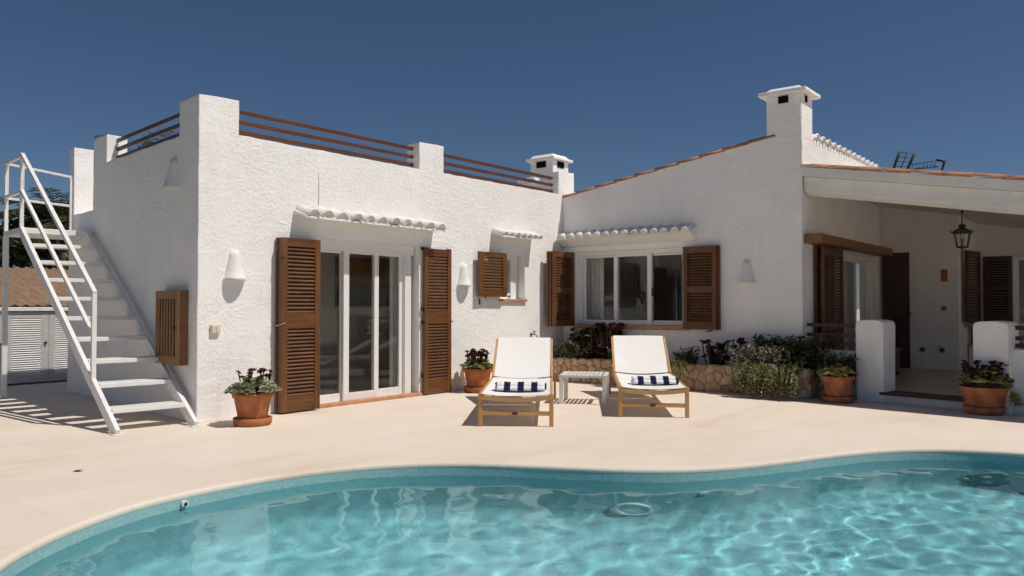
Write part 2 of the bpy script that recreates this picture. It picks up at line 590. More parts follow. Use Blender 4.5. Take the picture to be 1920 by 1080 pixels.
# smooth the traced points once so the curve is even
_sm = []
for i in range(len(pool_ctrl)):
    a, b0, c0 = Vector(pool_ctrl[i - 1]), Vector(pool_ctrl[i]), Vector(pool_ctrl[(i + 1) % len(pool_ctrl)])
    _sm.append(b0 * 0.7 + (a + c0) * 0.15 + (b0 - (a + c0) * 0.5) * 0.12)
pool = catmull(_sm, 8)
def offset(poly, d):
    out = []
    n = len(poly)
    for i in range(n):
        t = (poly[(i + 1) % n] - poly[i - 1]).normalized()
        nn = Vector((-t.y, t.x))     # outline runs clockwise seen from above -> left side is outside
        out.append(poly[i] + nn * d)
    return out
area = sum(pool[i].x * pool[(i + 1) % len(pool)].y - pool[(i + 1) % len(pool)].x * pool[i].y for i in range(len(pool)))
SGN = 1 if area < 0 else -1
def off(d):
    return offset(pool, d * SGN)

# ground: one sheet with the pool cut out
bm = bmesh.new()
edges = []
inner = off(0.035)
for loop in ([Vector((-250, -250)), Vector((250, -250)), Vector((250, 250)), Vector((-250, 250))], inner):
    vs = [bm.verts.new((p.x, p.y, 0)) for p in loop]
    for i in range(len(vs)):
        edges.append(bm.edges.new((vs[i], vs[(i + 1) % len(vs)])))
bmesh.ops.triangle_fill(bm, use_beauty=True, use_dissolve=False, edges=edges)
for fc in bm.faces:
    if fc.normal.z < 0:
        fc.normal_flip()
me = bpy.data.meshes.new('ground'); bm.to_mesh(me); bm.free()
me.materials.append(M['deck'])
g = bpy.data.objects.new('ground', me); col.objects.link(g)
struct(g, 'cream limestone terrace around the pool')

def ring_mesh(mb, rings, mi=0, smooth=True):
    n = len(rings[0])
    v = [p for r in rings for p in r]
    f = []
    for i in range(len(rings) - 1):
        for k in range(n):
            k2 = (k + 1) % n
            f.append((i * n + k, (i + 1) * n + k, (i + 1) * n + k2, i * n + k2))
    mb.add(v, f, mi, smooth)
def lift(poly, z):
    return [(p.x, p.y, z) for p in poly]
mb = MB()
ring_mesh(mb, [lift(off(0.035), 0.0), lift(off(0.018), -0.003), lift(off(0.006), -0.012), lift(off(0.0), -0.028), lift(off(0.004), -0.045)])
struct(mb.build('pool_coping', M['deck'], fixn=True), 'pale rounded stone lip of the pool')
WATER_Z = -0.115
mb = MB()
rings = [lift(off(0.003), -0.046), lift(off(0.003), -1.05)]
for k in range(1, 7):
    a = k / 6 * math.pi / 2
    rings.append(lift(off(-0.45 * (1 - math.cos(a)) * 0 - 0.45 * math.sin(a) ** 2), -1.05 - 0.40 * math.sin(a)))
ring_mesh(mb, rings)
n = len(pool)
o0 = len(mb.v) - n
cx = sum(p.x for p in pool) / n; cy = sum(p.y for p in pool) / n
mb.v.append((cx, cy, -1.62)); ci = len(mb.v) - 1
for k in range(n):
    mb.f.append((o0 + k, ci, o0 + (k + 1) % n)); mb.m.append(0); mb.sm.append(True)
basin = mb.build('pool_basin', M['mosaic'])
struct(basin, 'turquoise mosaic pool basin')
basin.cycles.is_caustics_receiver = True

# unseen grass added out of view, left of the house, to cut bounced light
def unseen_lawn_sheet(name, pts):
    mb = MB(); mb.add([(x, y, 0.004) for x, y in pts], [tuple(range(len(pts)))])
    o = mb.build(name, M['unseen_lawn'], fixn=False)
    for pgn in o.data.polygons:
        if pgn.normal.z < 0: o.data.flip_normals(); break
    return struct(o, 'unseen dry grass added left of the terrace to cut bounced light')
unseen_lawn_sheet('unseen_lawn', [(-120, -4.2), (-3.75, -4.2), (-3.5, 2.0), (-2.2, 9.0), (-2.2, 120), (-120, 120)])

# water surface with small real waves
def inside(x, y, poly):
    c_ = False
    j = len(poly) - 1
    for i in range(len(poly)):
        a, b0 = poly[i], poly[j]
        if (a.y > y) != (b0.y > y) and x < (b0.x - a.x) * (y - a.y) / (b0.y - a.y) + a.x:
            c_ = not c_
        j = i
    return c_
wr = random.Random(3)
waves = []
for k in range(26):
    L = 0.17 * (1.055 ** k)
    ang = wr.uniform(0, 2 * math.pi)
    waves.append((2 * math.pi / L * math.cos(ang), 2 * math.pi / L * math.sin(ang), wr.uniform(0, 6.28), 0.00108 * L ** 1.1))
for k in range(5):
    L = wr.uniform(0.9, 1.6); ang = wr.uniform(0, 2 * math.pi)
    waves.append((2 * math.pi / L * math.cos(ang), 2 * math.pi / L * math.sin(ang), wr.uniform(0, 6.28), 0.0005))
ripples = []
for k in range(12):
    L = wr.uniform(0.10, 0.17); ang = R(60) + wr.gauss(0, 0.55)
    ripples.append((2 * math.pi / L * math.cos(ang), 2 * math.pi / L * math.sin(ang), wr.uniform(0, 6.28), 0.00016))
def water_h(x, y):
    h = 0.0
    wob = noise.noise(Vector((x * 0.9, y * 0.9, 3.1))) * 0.9
    for kx, ky, ph, am in waves:
        h += am * math.sin(kx * x + ky * y + ph + wob * 2.2)
    ch = 1.0 / (1 + math.exp(-(x * 0.75 - (y + 6.1) * 0.9) * 1.6))       # the inlet side is choppier
    h *= 0.95 + 0.35 * ch
    m_ = ch * (0.55 + 0.9 * noise.noise(Vector((x * 0.8, y * 0.8, 9.0))))
    for kx, ky, ph, am in ripples:
        h += m_ * am * math.sin(kx * x + ky * y + ph + wob * 1.5)
    return h
STEP = 0.03
wp = off(0.02)
x0, x1, y0, y1 = -4.35, 4.15, -11.15, -3.0
nx = int((x1 - x0) / STEP); ny = int((y1 - y0) / STEP)
idx = {}
wv = []; wf = []
wout = off(0.09)
ins = [[inside(x0 + i * STEP, y0 + j * STEP, wout) for j in range(ny + 1)] for i in range(nx + 1)]
def wid(i, j):
    if (i, j) not in idx:
        x = x0 + i * STEP; y = y0 + j * STEP
        idx[(i, j)] = len(wv)
        wv.append((x, y, WATER_Z + water_h(x, y)))
    return idx[(i, j)]
for i in range(nx):
    for j in range(ny):
        if ins[i][j] or ins[i + 1][j] or ins[i][j + 1] or ins[i + 1][j + 1]:
            wf.append((wid(i, j), wid(i + 1, j), wid(i + 1, j + 1), wid(i, j + 1)))
mb = MB(); mb.add(wv, wf, 0, True)
water = mb.build('water', M['water'], fixn=False)
struct(water, 'rippling turquoise swimming pool water')
water.cycles.is_caustics_caster = True

# ------------------------------------------------------------------ the house
house = thing('house', 'white stucco villa with a flat roofed wing, tiled gable and covered porch', 'house')
D = Vector((0.107, 0.994, 0.0))            # direction of the shaded side wall
front = [(0, 0), (7.88, 0), (7.88, 3.975), (7.36, 3.945), (7.36, 3.51), (4.19, 3.50), (4.19, 3.93), (3.65, 3.915), (3.65, 3.495), (0.53, 3.497), (0.53, 3.925), (0, 3.90)]
fo = rough_outline(front)
w_front = wall_mesh('wall', fo, [rect(1.70, 0.001, 3.645, 2.30), rect(5.60, 1.50, 6.30, 2.29)], lambda u, z: Vector((u, 0, z)), D * 0.30, M['stucco'])
side = [(0, 0), (4.87, 0), (4.87, 3.915), (4.65, 3.915), (4.65, 2.83), (3.70, 2.83), (3.70, 3.90), (3.15, 3.90), (3.15, 3.485), (0.56, 3.485), (0.56, 3.905), (0, 3.90)]
so = rough_outline(side)
w_side = wall_mesh('wall', so, [], lambda s, z: Vector((D.x * s, D.y * s, z)), Vector((0.30, 0, 0)), M['stucco'])
w_front = union(w_front, w_side)
w_front.parent = house
# rest of the flat wing: back wall, roof terrace, room
mb = MB()
mb.box((0.83, 4.57, 0), (7.45, 4.84, 3.45)).box((7.50, 0.30, 0), (7.75, 4.84, 3.45))
mb.build('wall', M['stucco'], house)
mb = MB()
mb.add([(0.33, 0.30, 2.62), (7.5, 0.30, 2.62), (7.5, 4.57, 2.62), (0.80, 4.57, 2.62), (0.33, 0.30, 2.82), (7.5, 0.30, 2.82), (7.5, 4.57, 2.82), (0.80, 4.57, 2.82)],
       [(0, 3, 2, 1), (4, 5, 6, 7), (0, 1, 5, 4), (1, 2, 6, 5), (2, 3, 7, 6), (3, 0, 4, 7)])
mb.build('roof', M['plaster'], house)
mb = MB()      # plastered inner room of the flat wing
mb.box((0.36, 3.05, 0.0), (7.4, 3.15, 2.60)).box((1.0, 0.31, 0.0), (1.06, 3.05, 2.6)).box((6.9, 0.31, 0.0), (6.96, 3.05, 2.6)).box((1.06, 0.31, 0.004), (6.9, 3.05, 0.02))
mb.build('interior_wall', M['interior'], house)

MB().tube([(1.745, 0.001, 3.38), (1.75, -0.001, 3.05), (1.742, 0.002, 2.74)], 0.009, 6).build('conduit', M['plaster'], house)

# gabled part: gable facing the pool and the long wall under the porch
PR = -4.56
gable = [(-0.003, 0), (-0.003, 3.46), (-1.69, 3.735), (-3.21, 3.975), (-4.03, 4.12), (-4.50, 4.185), (PR, 4.19), (PR, 0)]
go = rough_outline(gable)
w_g = wall_mesh('wall', go, [rect(-2.57, 1.03, -0.30, 2.39)], lambda u, z: Vector((7.5, u, z)), Vector((0.30, 0, 0)), M['stucco'])
pw = [(7.5, 0), (12.6, 0), (12.6, 4.09), (8.2, 4.10), (8.05, 4.17), (7.5, 4.17)]
w_p = wall_mesh('wall', rough_outline(pw), [rect(8.30, 0.16, 11.75, 2.34)], lambda u, z: Vector((u, PR, z)), Vector((0, 0.30, 0)), M['stucco'])
w_g = union(w_g, w_p)
w_g.parent = house
mb = MB()
mb.box((12.127, -5.953, 0), (12.40, PR - 0.002, 3.7))
mb.build('wall', M['plaster'], house)
wr_ = wall_mesh('wall', rect(12.40, 0, 14.4, 3.6), [rect(12.75, 1.02, 14.0, 2.44)], lambda u, z: Vector((u, -5.953, z)), Vector((0, 0.28, 0)), M['plaster'])
wr_.parent = house
wb = wall_mesh('wall', [(-5.951, 0), (-5.951, 3.5), (-12, 2.4), (-12, 0)], [rect(-7.6, 0.95, -6.62, 2.38)], lambda u, z: Vector((14.15, u, z)), Vector((0.28, 0, 0)), M['plaster'])
wb.parent = house
mb = MB()      # room behind the gable window
mb.box((11.3, -4.24, 0), (11.4, 3.0, 3.3)).box((7.81, 0.6, 0), (11.3, 0.7, 3.3)).box((7.81, -4.24, 0.004), (11.3, 0.6, 0.02)).box((7.81, -4.24, 3.0), (11.3, 0.6, 3.1))
mb.build('interior_wall', M['interior'], house)

# roof of the gabled part: one slope rising towards the porch
def zroof(y):
    return 3.49 + (-y) * 0.1555
mb = MB()
ys = [0.6, -4.30]
v = []
for x in (7.56, 12.8):
    for y in ys:
        v += [(x, y, zroof(y) - 0.11), (x, y, zroof(y) - 0.04)]
mb.add(v, [(0, 2, 3, 1), (4, 5, 7, 6), (0, 4, 6, 2), (1, 3, 7, 5), (0, 1, 5, 4), (2, 6, 7, 3)])
roof_g = mb.build('roof', M['plaster'], house)
def half_tile(mb, a, b_, r0, r1, mi=0, n=9, th=0.018, up=Vector((0, 0, 1)), close=True):
    """barrel tile from a to b, open side down"""
    a = Vector(a); b_ = Vector(b_)
    d = (b_ - a).normalized(); x = d.cross(up).normalized(); z = x.cross(d)
    v = []; f = []
    for p, r in ((a, r0), (b_, r1)):
        for rr in (r, r - th):
            for k in range(n):
                t = math.pi * k / (n - 1)
                v.append(p + x * (rr * math.cos(t)) + z * (rr * math.sin(t)))
    def q(end, inner_, k):
        return end * 2 * n + inner_ * n + k
    for k in range(n - 1):
        f.append((q(0, 0, k), q(0, 0, k + 1), q(1, 0, k + 1), q(1, 0, k)))
        f.append((q(0, 1, k + 1), q(0, 1, k), q(1, 1, k), q(1, 1, k + 1)))
        f.append((q(0, 0, k + 1), q(0, 0, k), q(0, 1, k), q(0, 1, k + 1)))
        f.append((q(1, 0, k), q(1, 0, k + 1), q(1, 1, k + 1), q(1, 1, k)))
    for k, s_ in ((0, 1), (n - 1, -1)):
        f.append((q(0, 0, k), q(1, 0, k), q(1, 1, k), q(0, 1, k)))
    mb.add(v, f, mi, True)
# verge tiles along the gable, laid from the low end up, each lapping the next
mb = MB()
L = 0.42
yy = 0.10
i = 0
while yy - L > -4.52:
    ya, yb = yy, yy - L - 0.05
    j = rnd.uniform(-0.006, 0.006)
    half_tile(mb, (7.545 + j, ya, zroof(ya) - 0.040), (7.545 + j, yb, zroof(yb) - 0.050), 0.066, 0.058)
    yy -= L
mb.build('verge_tile', M['roof_tile'], roof_g)
# white tile ends along the high eaves
mb = MB()
k = 0
x = 8.17
while x < 11.8:
    half_tile(mb, (x, PR - 0.06, 4.085), (x, PR + 0.45, 4.02), 0.105, 0.09, n=11)
    x += 0.30
mb.build('eaves_tile', M['whitewash'], roof_g)

def chimney(lo, hi, cap_o, cap_z, slots, parent, mat):
    mb = MB()
    x0, y0, z0 = lo; x1, y1, z1 = hi
    c = mb.box(lo, hi).build('chimney', mat, parent, bevel=0.02)
    mb = MB()
    mb.box((x0 - cap_o, y0 - cap_o, z1 - 0.002), (x1 + cap_o, y1 + cap_o, z1 + 0.06))
    w = cap_o * 0.3
    v = [(x0 - w, y0 - w, z1 + 0.06), (x1 + w, y0 - w, z1 + 0.06), (x1 + w, y1 + w, z1 + 0.06), (x0 - w, y1 + w, z1 + 0.06)]
    top = [(x0 + .05, y0 + .05, z1 + cap_z), (x1 - .05, y0 + .05, z1 + cap_z), (x1 - .05, y1 - .05, z1 + cap_z), (x0 + .05, y1 - .05, z1 + cap_z)]
    mb.add(v + top, [(0, 1, 5, 4), (1, 2, 6, 5), (2, 3, 7, 6), (3, 0, 4, 7), (4, 5, 6, 7)])
    mb.build('chimney_cap', mat, c, bevel=0.012)
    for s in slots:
        MB().box(*s).build('smoke_opening', M['gap_shade'], c)  # solid black block paints the dark of an uncut slot
    return c
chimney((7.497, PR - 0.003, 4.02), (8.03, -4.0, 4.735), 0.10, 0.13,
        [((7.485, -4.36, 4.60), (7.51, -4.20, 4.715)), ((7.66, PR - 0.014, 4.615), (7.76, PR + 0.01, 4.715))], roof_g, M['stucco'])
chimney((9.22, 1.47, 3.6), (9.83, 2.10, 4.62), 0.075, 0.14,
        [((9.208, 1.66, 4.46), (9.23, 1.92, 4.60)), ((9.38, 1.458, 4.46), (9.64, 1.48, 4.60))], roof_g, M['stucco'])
mb = MB()   # low parapet and plastered ridge pieces of the roof behind the wing
mb.box((8.0, 0.70, 3.2), (8.25, 2.4, 3.91)).box((8.05, 1.10, 3.912), (8.25, 1.55, 4.04))
mb.build('roof_parapet', M['plaster'], house, bevel=0.03)

# porch frame of reference: the porch front is slightly turned
PF = Vector((7.5, PR, 0)); PD = Vector((-0.187, -0.982, 0)).normalized(); PN = Vector((0.982, -0.187, 0)).normalized()
PROT = math.atan2(PD.y, PD.x)
def pp(q, o, z):
    return PF + PD * q + PN * o + Vector((0, 0, z))
def zpor(q):
    return 3.575 - 0.1885 * q
QE = 7.5
mb = MB()
def sloped(mb, q0, q1, o0, o1, top, bot, zfun=zpor):
    v = [pp(q, o, zfun(q) + dz) for q in (q0, q1) for o in (o0, o1) for dz in (bot, top)]
    mb.add(v, [(0, 2, 3, 1), (4, 5, 7, 6), (0, 1, 5, 4), (2, 6, 7, 3), (0, 4, 6, 2), (1, 3, 7, 5)])
sloped(mb, 0.004, QE, -0.02, 0.30, 0.0, -0.165)
v = []
mb.build('fascia', M['plaster'], house)
mb = MB()
sec = [(0.06, -0.167), (0.06, -0.385), (0.075, -0.40), (0.19, -0.455), (0.30, -0.455), (0.30, -0.167)]
nb = len(sec)
mb.add([pp(q, o, zpor(q) + dz) for q in (0.004, QE) for o, dz in sec], [tuple(range(nb)), tuple(range(nb, 2 * nb))] + [(i, (i + 1) % nb, nb + (i + 1) % nb, nb + i) for i in range(nb)])
mb.build('beam', M['plaster'], house)
mb = MB()
def zy(y):
    return 3.575 - 0.192 * (PR - 0.0 - y)
a_ = pp(0.0, 0.302, 0); b_ = pp(QE, 0.302, 0)
pl4 = [(a_.x, PR - 0.003), (14.6, PR - 0.003), (14.6, b_.y), (b_.x, b_.y)]
mb.add([(x, y, zy(y) - 0.20) for x, y in pl4] + [(x, y, zy(y)) for x, y in pl4], [(0, 1, 2, 3), (4, 7, 6, 5), (0, 4, 5, 1), (1, 5, 6, 2), (2, 6, 7, 3), (3, 7, 4, 0)])
sloped_roof = mb.build('porch_roof', M['plaster'], house)
mb = MB()
q = 0.02
while q < QE - 0.4:
    j = rnd.uniform(-0.004, 0.004)
    half_tile(mb, pp(q + 0.43, 0.035 + j, zpor(q + 0.43) - 0.022), pp(q - 0.03, 0.035 + j, zpor(q - 0.03) - 0.030), 0.064, 0.056)
    q += 0.40
for r_ in range(1, 12):
    o = 0.035 + r_ * 0.21
    half_tile(mb, pp(QE, o, zpor(QE) - 0.02), pp(0.02, o, zpor(0.02) - 0.02), 0.08, 0.08)
mb.build('verge_tile', M['roof_tile'], sloped_roof)
# porch pillars and low walls
def rounded_pillar(q0, q1, o0, o1, h, parent):
    mb = MB()
    prof = []
    w = q1 - q0
    n = 10
    prof = [(q0, 0), (q1, 0), (q1 + 0.012, h - 0.08)]
    for k in range(1, n):
        a = math.pi * k / n
        prof.append(((q0 + q1) / 2 + math.cos(a) * w / 2, h - 0.05 + 0.05 * math.sin(a) ** 0.7))
    prof.append((q0 - 0.008, h - 0.08))
    v0 = [pp(a, o0, b_) for a, b_ in prof]; v1 = [pp(a, o1, b_) for a, b_ in prof]
    nn = len(prof)
    f = [tuple(range(nn)), tuple(reversed(range(nn, 2 * nn)))]
    for i in range(nn):
        jx = (i + 1) % nn
        f.append((jx, i, nn + i, nn + jx))
    mb.add(v0 + v1, f)
    return mb.build('pillar', M['stucco'], parent)
rounded_pillar(0.905, 1.29, -0.12, 0.26, 1.18, house)
rounded_pillar(2.475, 2.875, -0.12, 0.26, 1.185, house)
def low_wall(q0, q1, h):
    mb = MB()
    v = [pp(q, o, z) for q in (q0, q1) for o in (0.03, 0.23) for z in (0, h)]
    mb.add(v, [(0, 2, 3, 1), (4, 5, 7, 6), (0, 1, 5, 4), (2, 6, 7, 3), (0, 4, 6, 2), (1, 3, 7, 5)])
    mb.build('low_wall', M['stucco'], house)
low_wall(0.006, 0.92, 0.705)
low_wall(2.86, 7.4, 0.825)
# porch floor slab with its dark nosing
mb = MB()
v = []
poly = [pp(0.01, 0.24, 0), pp(7.4, 0.24, 0), Vector((14.14, -12, 0)), Vector((14.14, -5.955, 0)), Vector((12.12, -5.955, 0)), Vector((12.12, PR - 0.004, 0))]
vb = [(p.x, p.y, 0.0) for p in poly] + [(p.x, p.y, 0.15) for p in poly]
nn = len(poly)
mb.add(vb, [tuple(range(nn)), tuple(range(nn, 2 * nn))] + [(i, (i + 1) % nn, nn + (i + 1) % nn, nn + i) for i in range(nn)])
mb.build('porch_floor', M['porch_floor'], house)
mb = MB()
v = [pp(q, o, z) for q in (1.29, 2.475) for o in (-0.075, 0.239) for z in (0.0, 0.112)]
mb.add(v, [(0, 2, 3, 1), (4, 5, 7, 6), (0, 1, 5, 4), (2, 6, 7, 3), (0, 4, 6, 2), (1, 3, 7, 5)])
st_ = mb.build('step', M['plaster'], house)
mb = MB()
v = [pp(q, o, z) for q in (1.235, 2.478) for o in (-0.125, 0.239) for z in (0.113, 0.153)]
mb.add(v, [(0, 2, 3, 1), (4, 5, 7, 6), (0, 1, 5, 4), (2, 6, 7, 3), (0, 4, 6, 2), (1, 3, 7, 5)])
mb.build('nosing', M['nosing'], st_)

# ------------------------------------------------------------------ tile hoods over the openings
def hood(name, ax, org, u0, u1, z, proj, nrm, ntile, wedge=True):
    """plaster ledge with whitewashed barrel tiles; u along ax from org, nrm points out of the wall"""
    U = Vector(ax); Nn = Vector(nrm); O = Vector(org)
    mb = MB()
    prof = [(0.0, z - 0.17), (0.06, z - 0.155), (proj - 0.06, z - 0.045), (proj - 0.015, z - 0.035), (proj - 0.015, z - 0.012), (0.0, z + 0.085)]
    if not wedge:
        prof = [(0.0, z + 0.02), (proj - 0.02, z - 0.05), (proj - 0.02, z - 0.022), (0.0, z + 0.07)]
    a = [O + U * u0 + Nn * p + Vector((0, 0, h)) for p, h in prof]
    b_ = [O + U * u1 + Nn * p + Vector((0, 0, h)) for p, h in prof]
    n = len(prof)
    mb.add(a + b_, [tuple(range(n)), tuple(reversed(range(n, 2 * n)))] + [((i + 1) % n, i, n + i, n + (i + 1) % n) for i in range(n)])
    w = (u1 - u0) / ntile
    for k in range(ntile):
        uc = u0 + w * (k + 0.5) + rnd.uniform(-0.006, 0.006)
        pr = proj + rnd.uniform(-0.012, 0.014)
        zz = rnd.uniform(-0.005, 0.005)
        if not wedge and k < ntile - 1:
            half_tile(mb, O + U * (uc + w * 0.5) + Nn * (pr - 0.01) + Vector((0, 0, z + 0.018)), O + U * (uc + w * 0.5) + Nn * 0.0 + Vector((0, 0, z + 0.09)), w * 0.33, w * 0.33, up=Vector((0, 0, -1)))
        if True:
            cc = O + U * uc + Nn * (pr - 0.022) + Vector((0, 0, z - 0.012 + zz))
            ring = [cc + U * (w * 0.385 * math.cos(math.pi * q_ / 8)) + Vector((0, 0, w * 0.385 * math.sin(math.pi * q_ / 8))) for q_ in range(9)]
            mb.add(ring, [tuple(range(9))])
        half_tile(mb, O + U * uc + Nn * pr + Vector((0, 0, z - 0.015 + zz)), O + U * uc + Nn * -0.02 + Vector((0, 0, z + 0.078 + zz)), w * 0.40, w * 0.36)
    return mb.build('tile_hood', M['whitewash'], house)
hood('door', (1, 0, 0), (0, 0, 0), 1.34, 3.96, 2.575, 0.30, (0, -1, 0), 11, False)
hood('small', (1, 0, 0), (0, 0, 0), 5.37, 6.51, 2.60, 0.28, (0, -1, 0), 7, False)
hood('gable', (0, -1, 0), (7.5, 0, 0), 0.02, 2.78, 2.655, 0.26, (-1, 0, 0), 14)

# ------------------------------------------------------------------ doors, windows, shutters
def pane_frame(parent, name, x0, x1, z0, z1, stiles, top, bot, y, depth=0.07, side='front', glass_z=None):
    pass

# sliding door, three leaves
door = MB()
door.box((1.701, 0.10, 2.155), (3.644, 0.21, 2.299))         # head
door.box((3.45, 0.10, 0.03), (3.58, 0.21, 2.155)).box((1.701, 0.10, 0.03), (1.80, 0.21, 2.155))
door.box((1.701, 0.10, 0.0), (3.644, 0.215, 0.03))
for (a, b_, yy) in ((1.80, 2.365, 0.16), (2.285, 2.935, 0.125), (2.83, 3.45, 0.145)):
    pass
sd = door.build('sliding_door', M['white_frame'], house, bevel=0.006)
def leaf(x0, x1, z0, z1, y, wl, wr, wt, wb, parent, th=0.04):
    mb = MB()
    mb.box((x0, y, z0), (x0 + wl, y + th, z1)).box((x1 - wr, y, z0), (x1, y + th, z1))
    mb.box((x0 + wl, y + 0.002, z1 - wt), (x1 - wr, y + th - 0.002, z1)).box((x0 + wl, y + 0.002, z0), (x1 - wr, y + th - 0.002, z0 + wb))
    mb.build('door_leaf', M['white_frame'], parent, bevel=0.005)
    mb = MB()
    mb.box((x0 + wl - 0.005, y + th * 0.45, z0 + wb - 0.005), (x1 - wr + 0.005, y + th * 0.55, z1 - wt + 0.005))
    mb.build('glass_pane', M['glass'], parent)
leaf(1.79, 2.36, 0.031, 2.156, 0.160, 0.06, 0.10, 0.03, 0.115, sd)
leaf(2.27, 2.925, 0.031, 2.156, 0.105, 0.10, 0.085, 0.03, 0.115, sd)
leaf(2.86, 3.452, 0.031, 2.156, 0.150, 0.07, 0.075, 0.03, 0.12, sd)
mb = MB()
mb.box((1.66, -0.045, 0.0), (3.69, 0.10, 0.045))
mb.build('threshold', M['sill_tile'], sd, bevel=0.006)

def shutter_geo(mb, x0, x1, z0, z1, y0, y1, rails, slat_d=0.048, nslat=None, stile=0.085, T=None):
    """louvred shutter: stiles, rails at the given heights (lo,hi) and sloping slats; front towards -Y"""
    mb.box((x0, y0, z0), (x0 + stile, y1, z1), 0, T)
    mb.box((x1 - stile, y0, z0), (x1, y1, z1), 0, T)
    for a, b_ in rails:
        mb.box((x0 + stile, y0 + 0.003, a), (x1 - stile, y1 - 0.003, b_), 1, T)
    for (a, b_), (c, d) in zip(rails[:-1], rails[1:]):
        g0, g1 = b_, c
        n = max(1, int((g1 - g0) / slat_d))
        st = (g1 - g0) / n
        for k in range(n):
            zc = g0 + st * (k + 0.5)
            t = 0.006
            yc = (y0 + y1) / 2
            hw = (y1 - y0) * 0.36
            s_ = st * 0.36
            v = []
            for xx in (x0 + stile - 0.004, x1 - stile + 0.004):
                v += [(xx, yc - hw, zc - s_ - t), (xx, yc - hw, zc - s_ + t), (xx, yc + hw, zc + s_ + t), (xx, yc + hw, zc + s_ - t)]
            mb.add(v, [(0, 1, 5, 4), (1, 2, 6, 5), (2, 3, 7, 6), (3, 0, 4, 7), (0, 3, 2, 1), (4, 5, 6, 7)], 1, False, T)
SM = [M['shutter_z'], M['shutter_x']]
big_rails = [(0.0, 0.20), (1.07, 1.27), (2.13, 2.24)]
def lift_rails(rails, z):
    return [(a + z, b_ + z) for a, b_ in rails]
# left of the sliding door: folding shutter, three leaves stacked against the wall
mb = MB()
shutter_geo(mb, 1.062, 1.662, 0.02, 2.26, -0.158, -0.116, lift_rails(big_rails, 0.02))
shutter_geo(mb, 1.070, 1.655, 0.02, 2.26, -0.106, -0.066, lift_rails(big_rails, 0.02))
shutter_geo(mb, 1.060, 1.66, 0.02, 2.26, -0.056, -0.014, lift_rails(big_rails, 0.02))
sh = mb.build('shutter', SM, house, bevel=0.003)
mb = MB()
mb.tube([(1.05, 0.0, 1.12), (1.03, -0.06, 1.125), (1.065, -0.166, 1.15), (1.115, -0.168, 1.17)], 0.008, 6)
mb.build('latch', M['chrome'], sh)
mb = MB()
for z in (1.99,):
    mb.box((1.052, -0.163, z), (1.092, -0.12, z + 0.022))
mb.build('hinge', M['dark_metal'], sh)
# right of the sliding door
mb = MB()
shutter_geo(mb, 3.70, 4.30, 0.02, 2.285, -0.075, -0.033, lift_rails(big_rails, 0.03))
sh = mb.build('shutter', SM, house, bevel=0.003)
mb = MB()
mb.tube([(4.30, -0.055, 1.13), (4.345, -0.055, 1.13), (4.345, -0.03, 1.13), (4.345, -0.0, 1.13)], 0.011, 6)
mb.build('latch', M['dark_metal'], sh)
for z in (0.28, 1.10, 1.30, 2.24):
    MB().box((3.665, -0.05, z), (3.70, -0.025, z + 0.05)).build('hinge', M['dark_metal'], sh)
# small window shutter
mb = MB()
shutter_geo(mb, 4.93, 5.66, 1.53, 2.285, -0.115, -0.075, [(1.53, 1.65), (2.20, 2.285)], 0.046, stile=0.11)
sh = mb.build('shutter', SM, house, bevel=0.003)
for pts in ([(5.05, -0.02, 1.50), (5.05, -0.02, 1.40)], [(5.13, -0.075, 1.53), (5.13, -0.075, 1.50)], [(5.66, -0.09, 1.7), (5.70, 0.0, 1.7)], [(5.66, -0.09, 2.15), (5.70, 0.0, 2.15)]):
    MB().tube(pts, 0.012, 6).build('hinge', M['dark_metal'], sh)
# small window
mb = MB()
mb.box((5.60, 0.16, 1.50), (5.68, 0.23, 2.289)).box((6.085, 0.15, 1.50), (6.17, 0.23, 2.289)).box((5.68, 0.16, 2.20), (6.085, 0.23, 2.289)).box((5.68, 0.16, 1.50), (6.085, 0.23, 1.60))
mb.box((6.17, 0.16, 1.50), (6.299, 0.23, 2.289))
wn1 = mb.build('window', M['white_frame'], house, bevel=0.005)
mb = MB(); mb.box((5.675, 0.185, 1.595), (6.09, 0.193, 2.205)); mb.build('glass_pane', M['glass'], wn1)
mb = MB(); mb.box((5.57, -0.045, 1.452), (6.33, 0.16, 1.498)); mb.build('sill', M['sill_tile'], wn1, bevel=0.006)
mb = MB(); mb.box((6.02, 0.135, 1.535), (6.07, 0.16, 1.56)); mb.build('handle', M['dark_metal'], wn1)

# gable window: three leaves, plane X = 7.60
mb = MB()
mb.box((7.575, -2.569, 1.031), (7.68, -2.50, 2.389)).box((7.575, -0.40, 1.031), (7.68, -0.301, 2.389))
mb.box((7.575, -2.50, 2.315), (7.68, -0.40, 2.389)).box((7.575, -2.50, 1.031), (7.68, -0.40, 1.075))
wn2 = mb.build('window', M['white_frame'], house, bevel=0.005)
def wleaf(ya, yb, z0, z1, x, wa, wb_, wt, wbm, parent, th=0.035):
    mb = MB()
    mb.box((x, ya, z0), (x + th, ya - wa, z1) if False else (x + th, ya, z1))
    mb = MB()
    lo, hi = min(ya, yb), max(ya, yb)
    mb.box((x, hi - wa, z0), (x + th, hi, z1)).box((x, lo, z0), (x + th, lo + wb_, z1))
    mb.box((x + 0.002, lo + wb_, z1 - wt), (x + th - 0.002, hi - wa, z1)).box((x + 0.002, lo + wb_, z0), (x + th - 0.002, hi - wa, z0 + wbm))
    mb.build('window_leaf', M['white_frame'], parent, bevel=0.004)
    mb = MB(); mb.box((x + th * .45, lo + wb_ - .004, z0 + wbm - .004), (x + th * .55, hi - wa + .004, z1 - wt + .004))
    mb.build('glass_pane', M['glass'], parent)
wleaf(-0.40, -1.165, 1.076, 2.314, 7.625, 0.05, 0.09, 0.04, 0.04, wn2)
wleaf(-1.085, -1.865, 1.076, 2.314, 7.583, 0.08, 0.085, 0.04, 0.04, wn2)
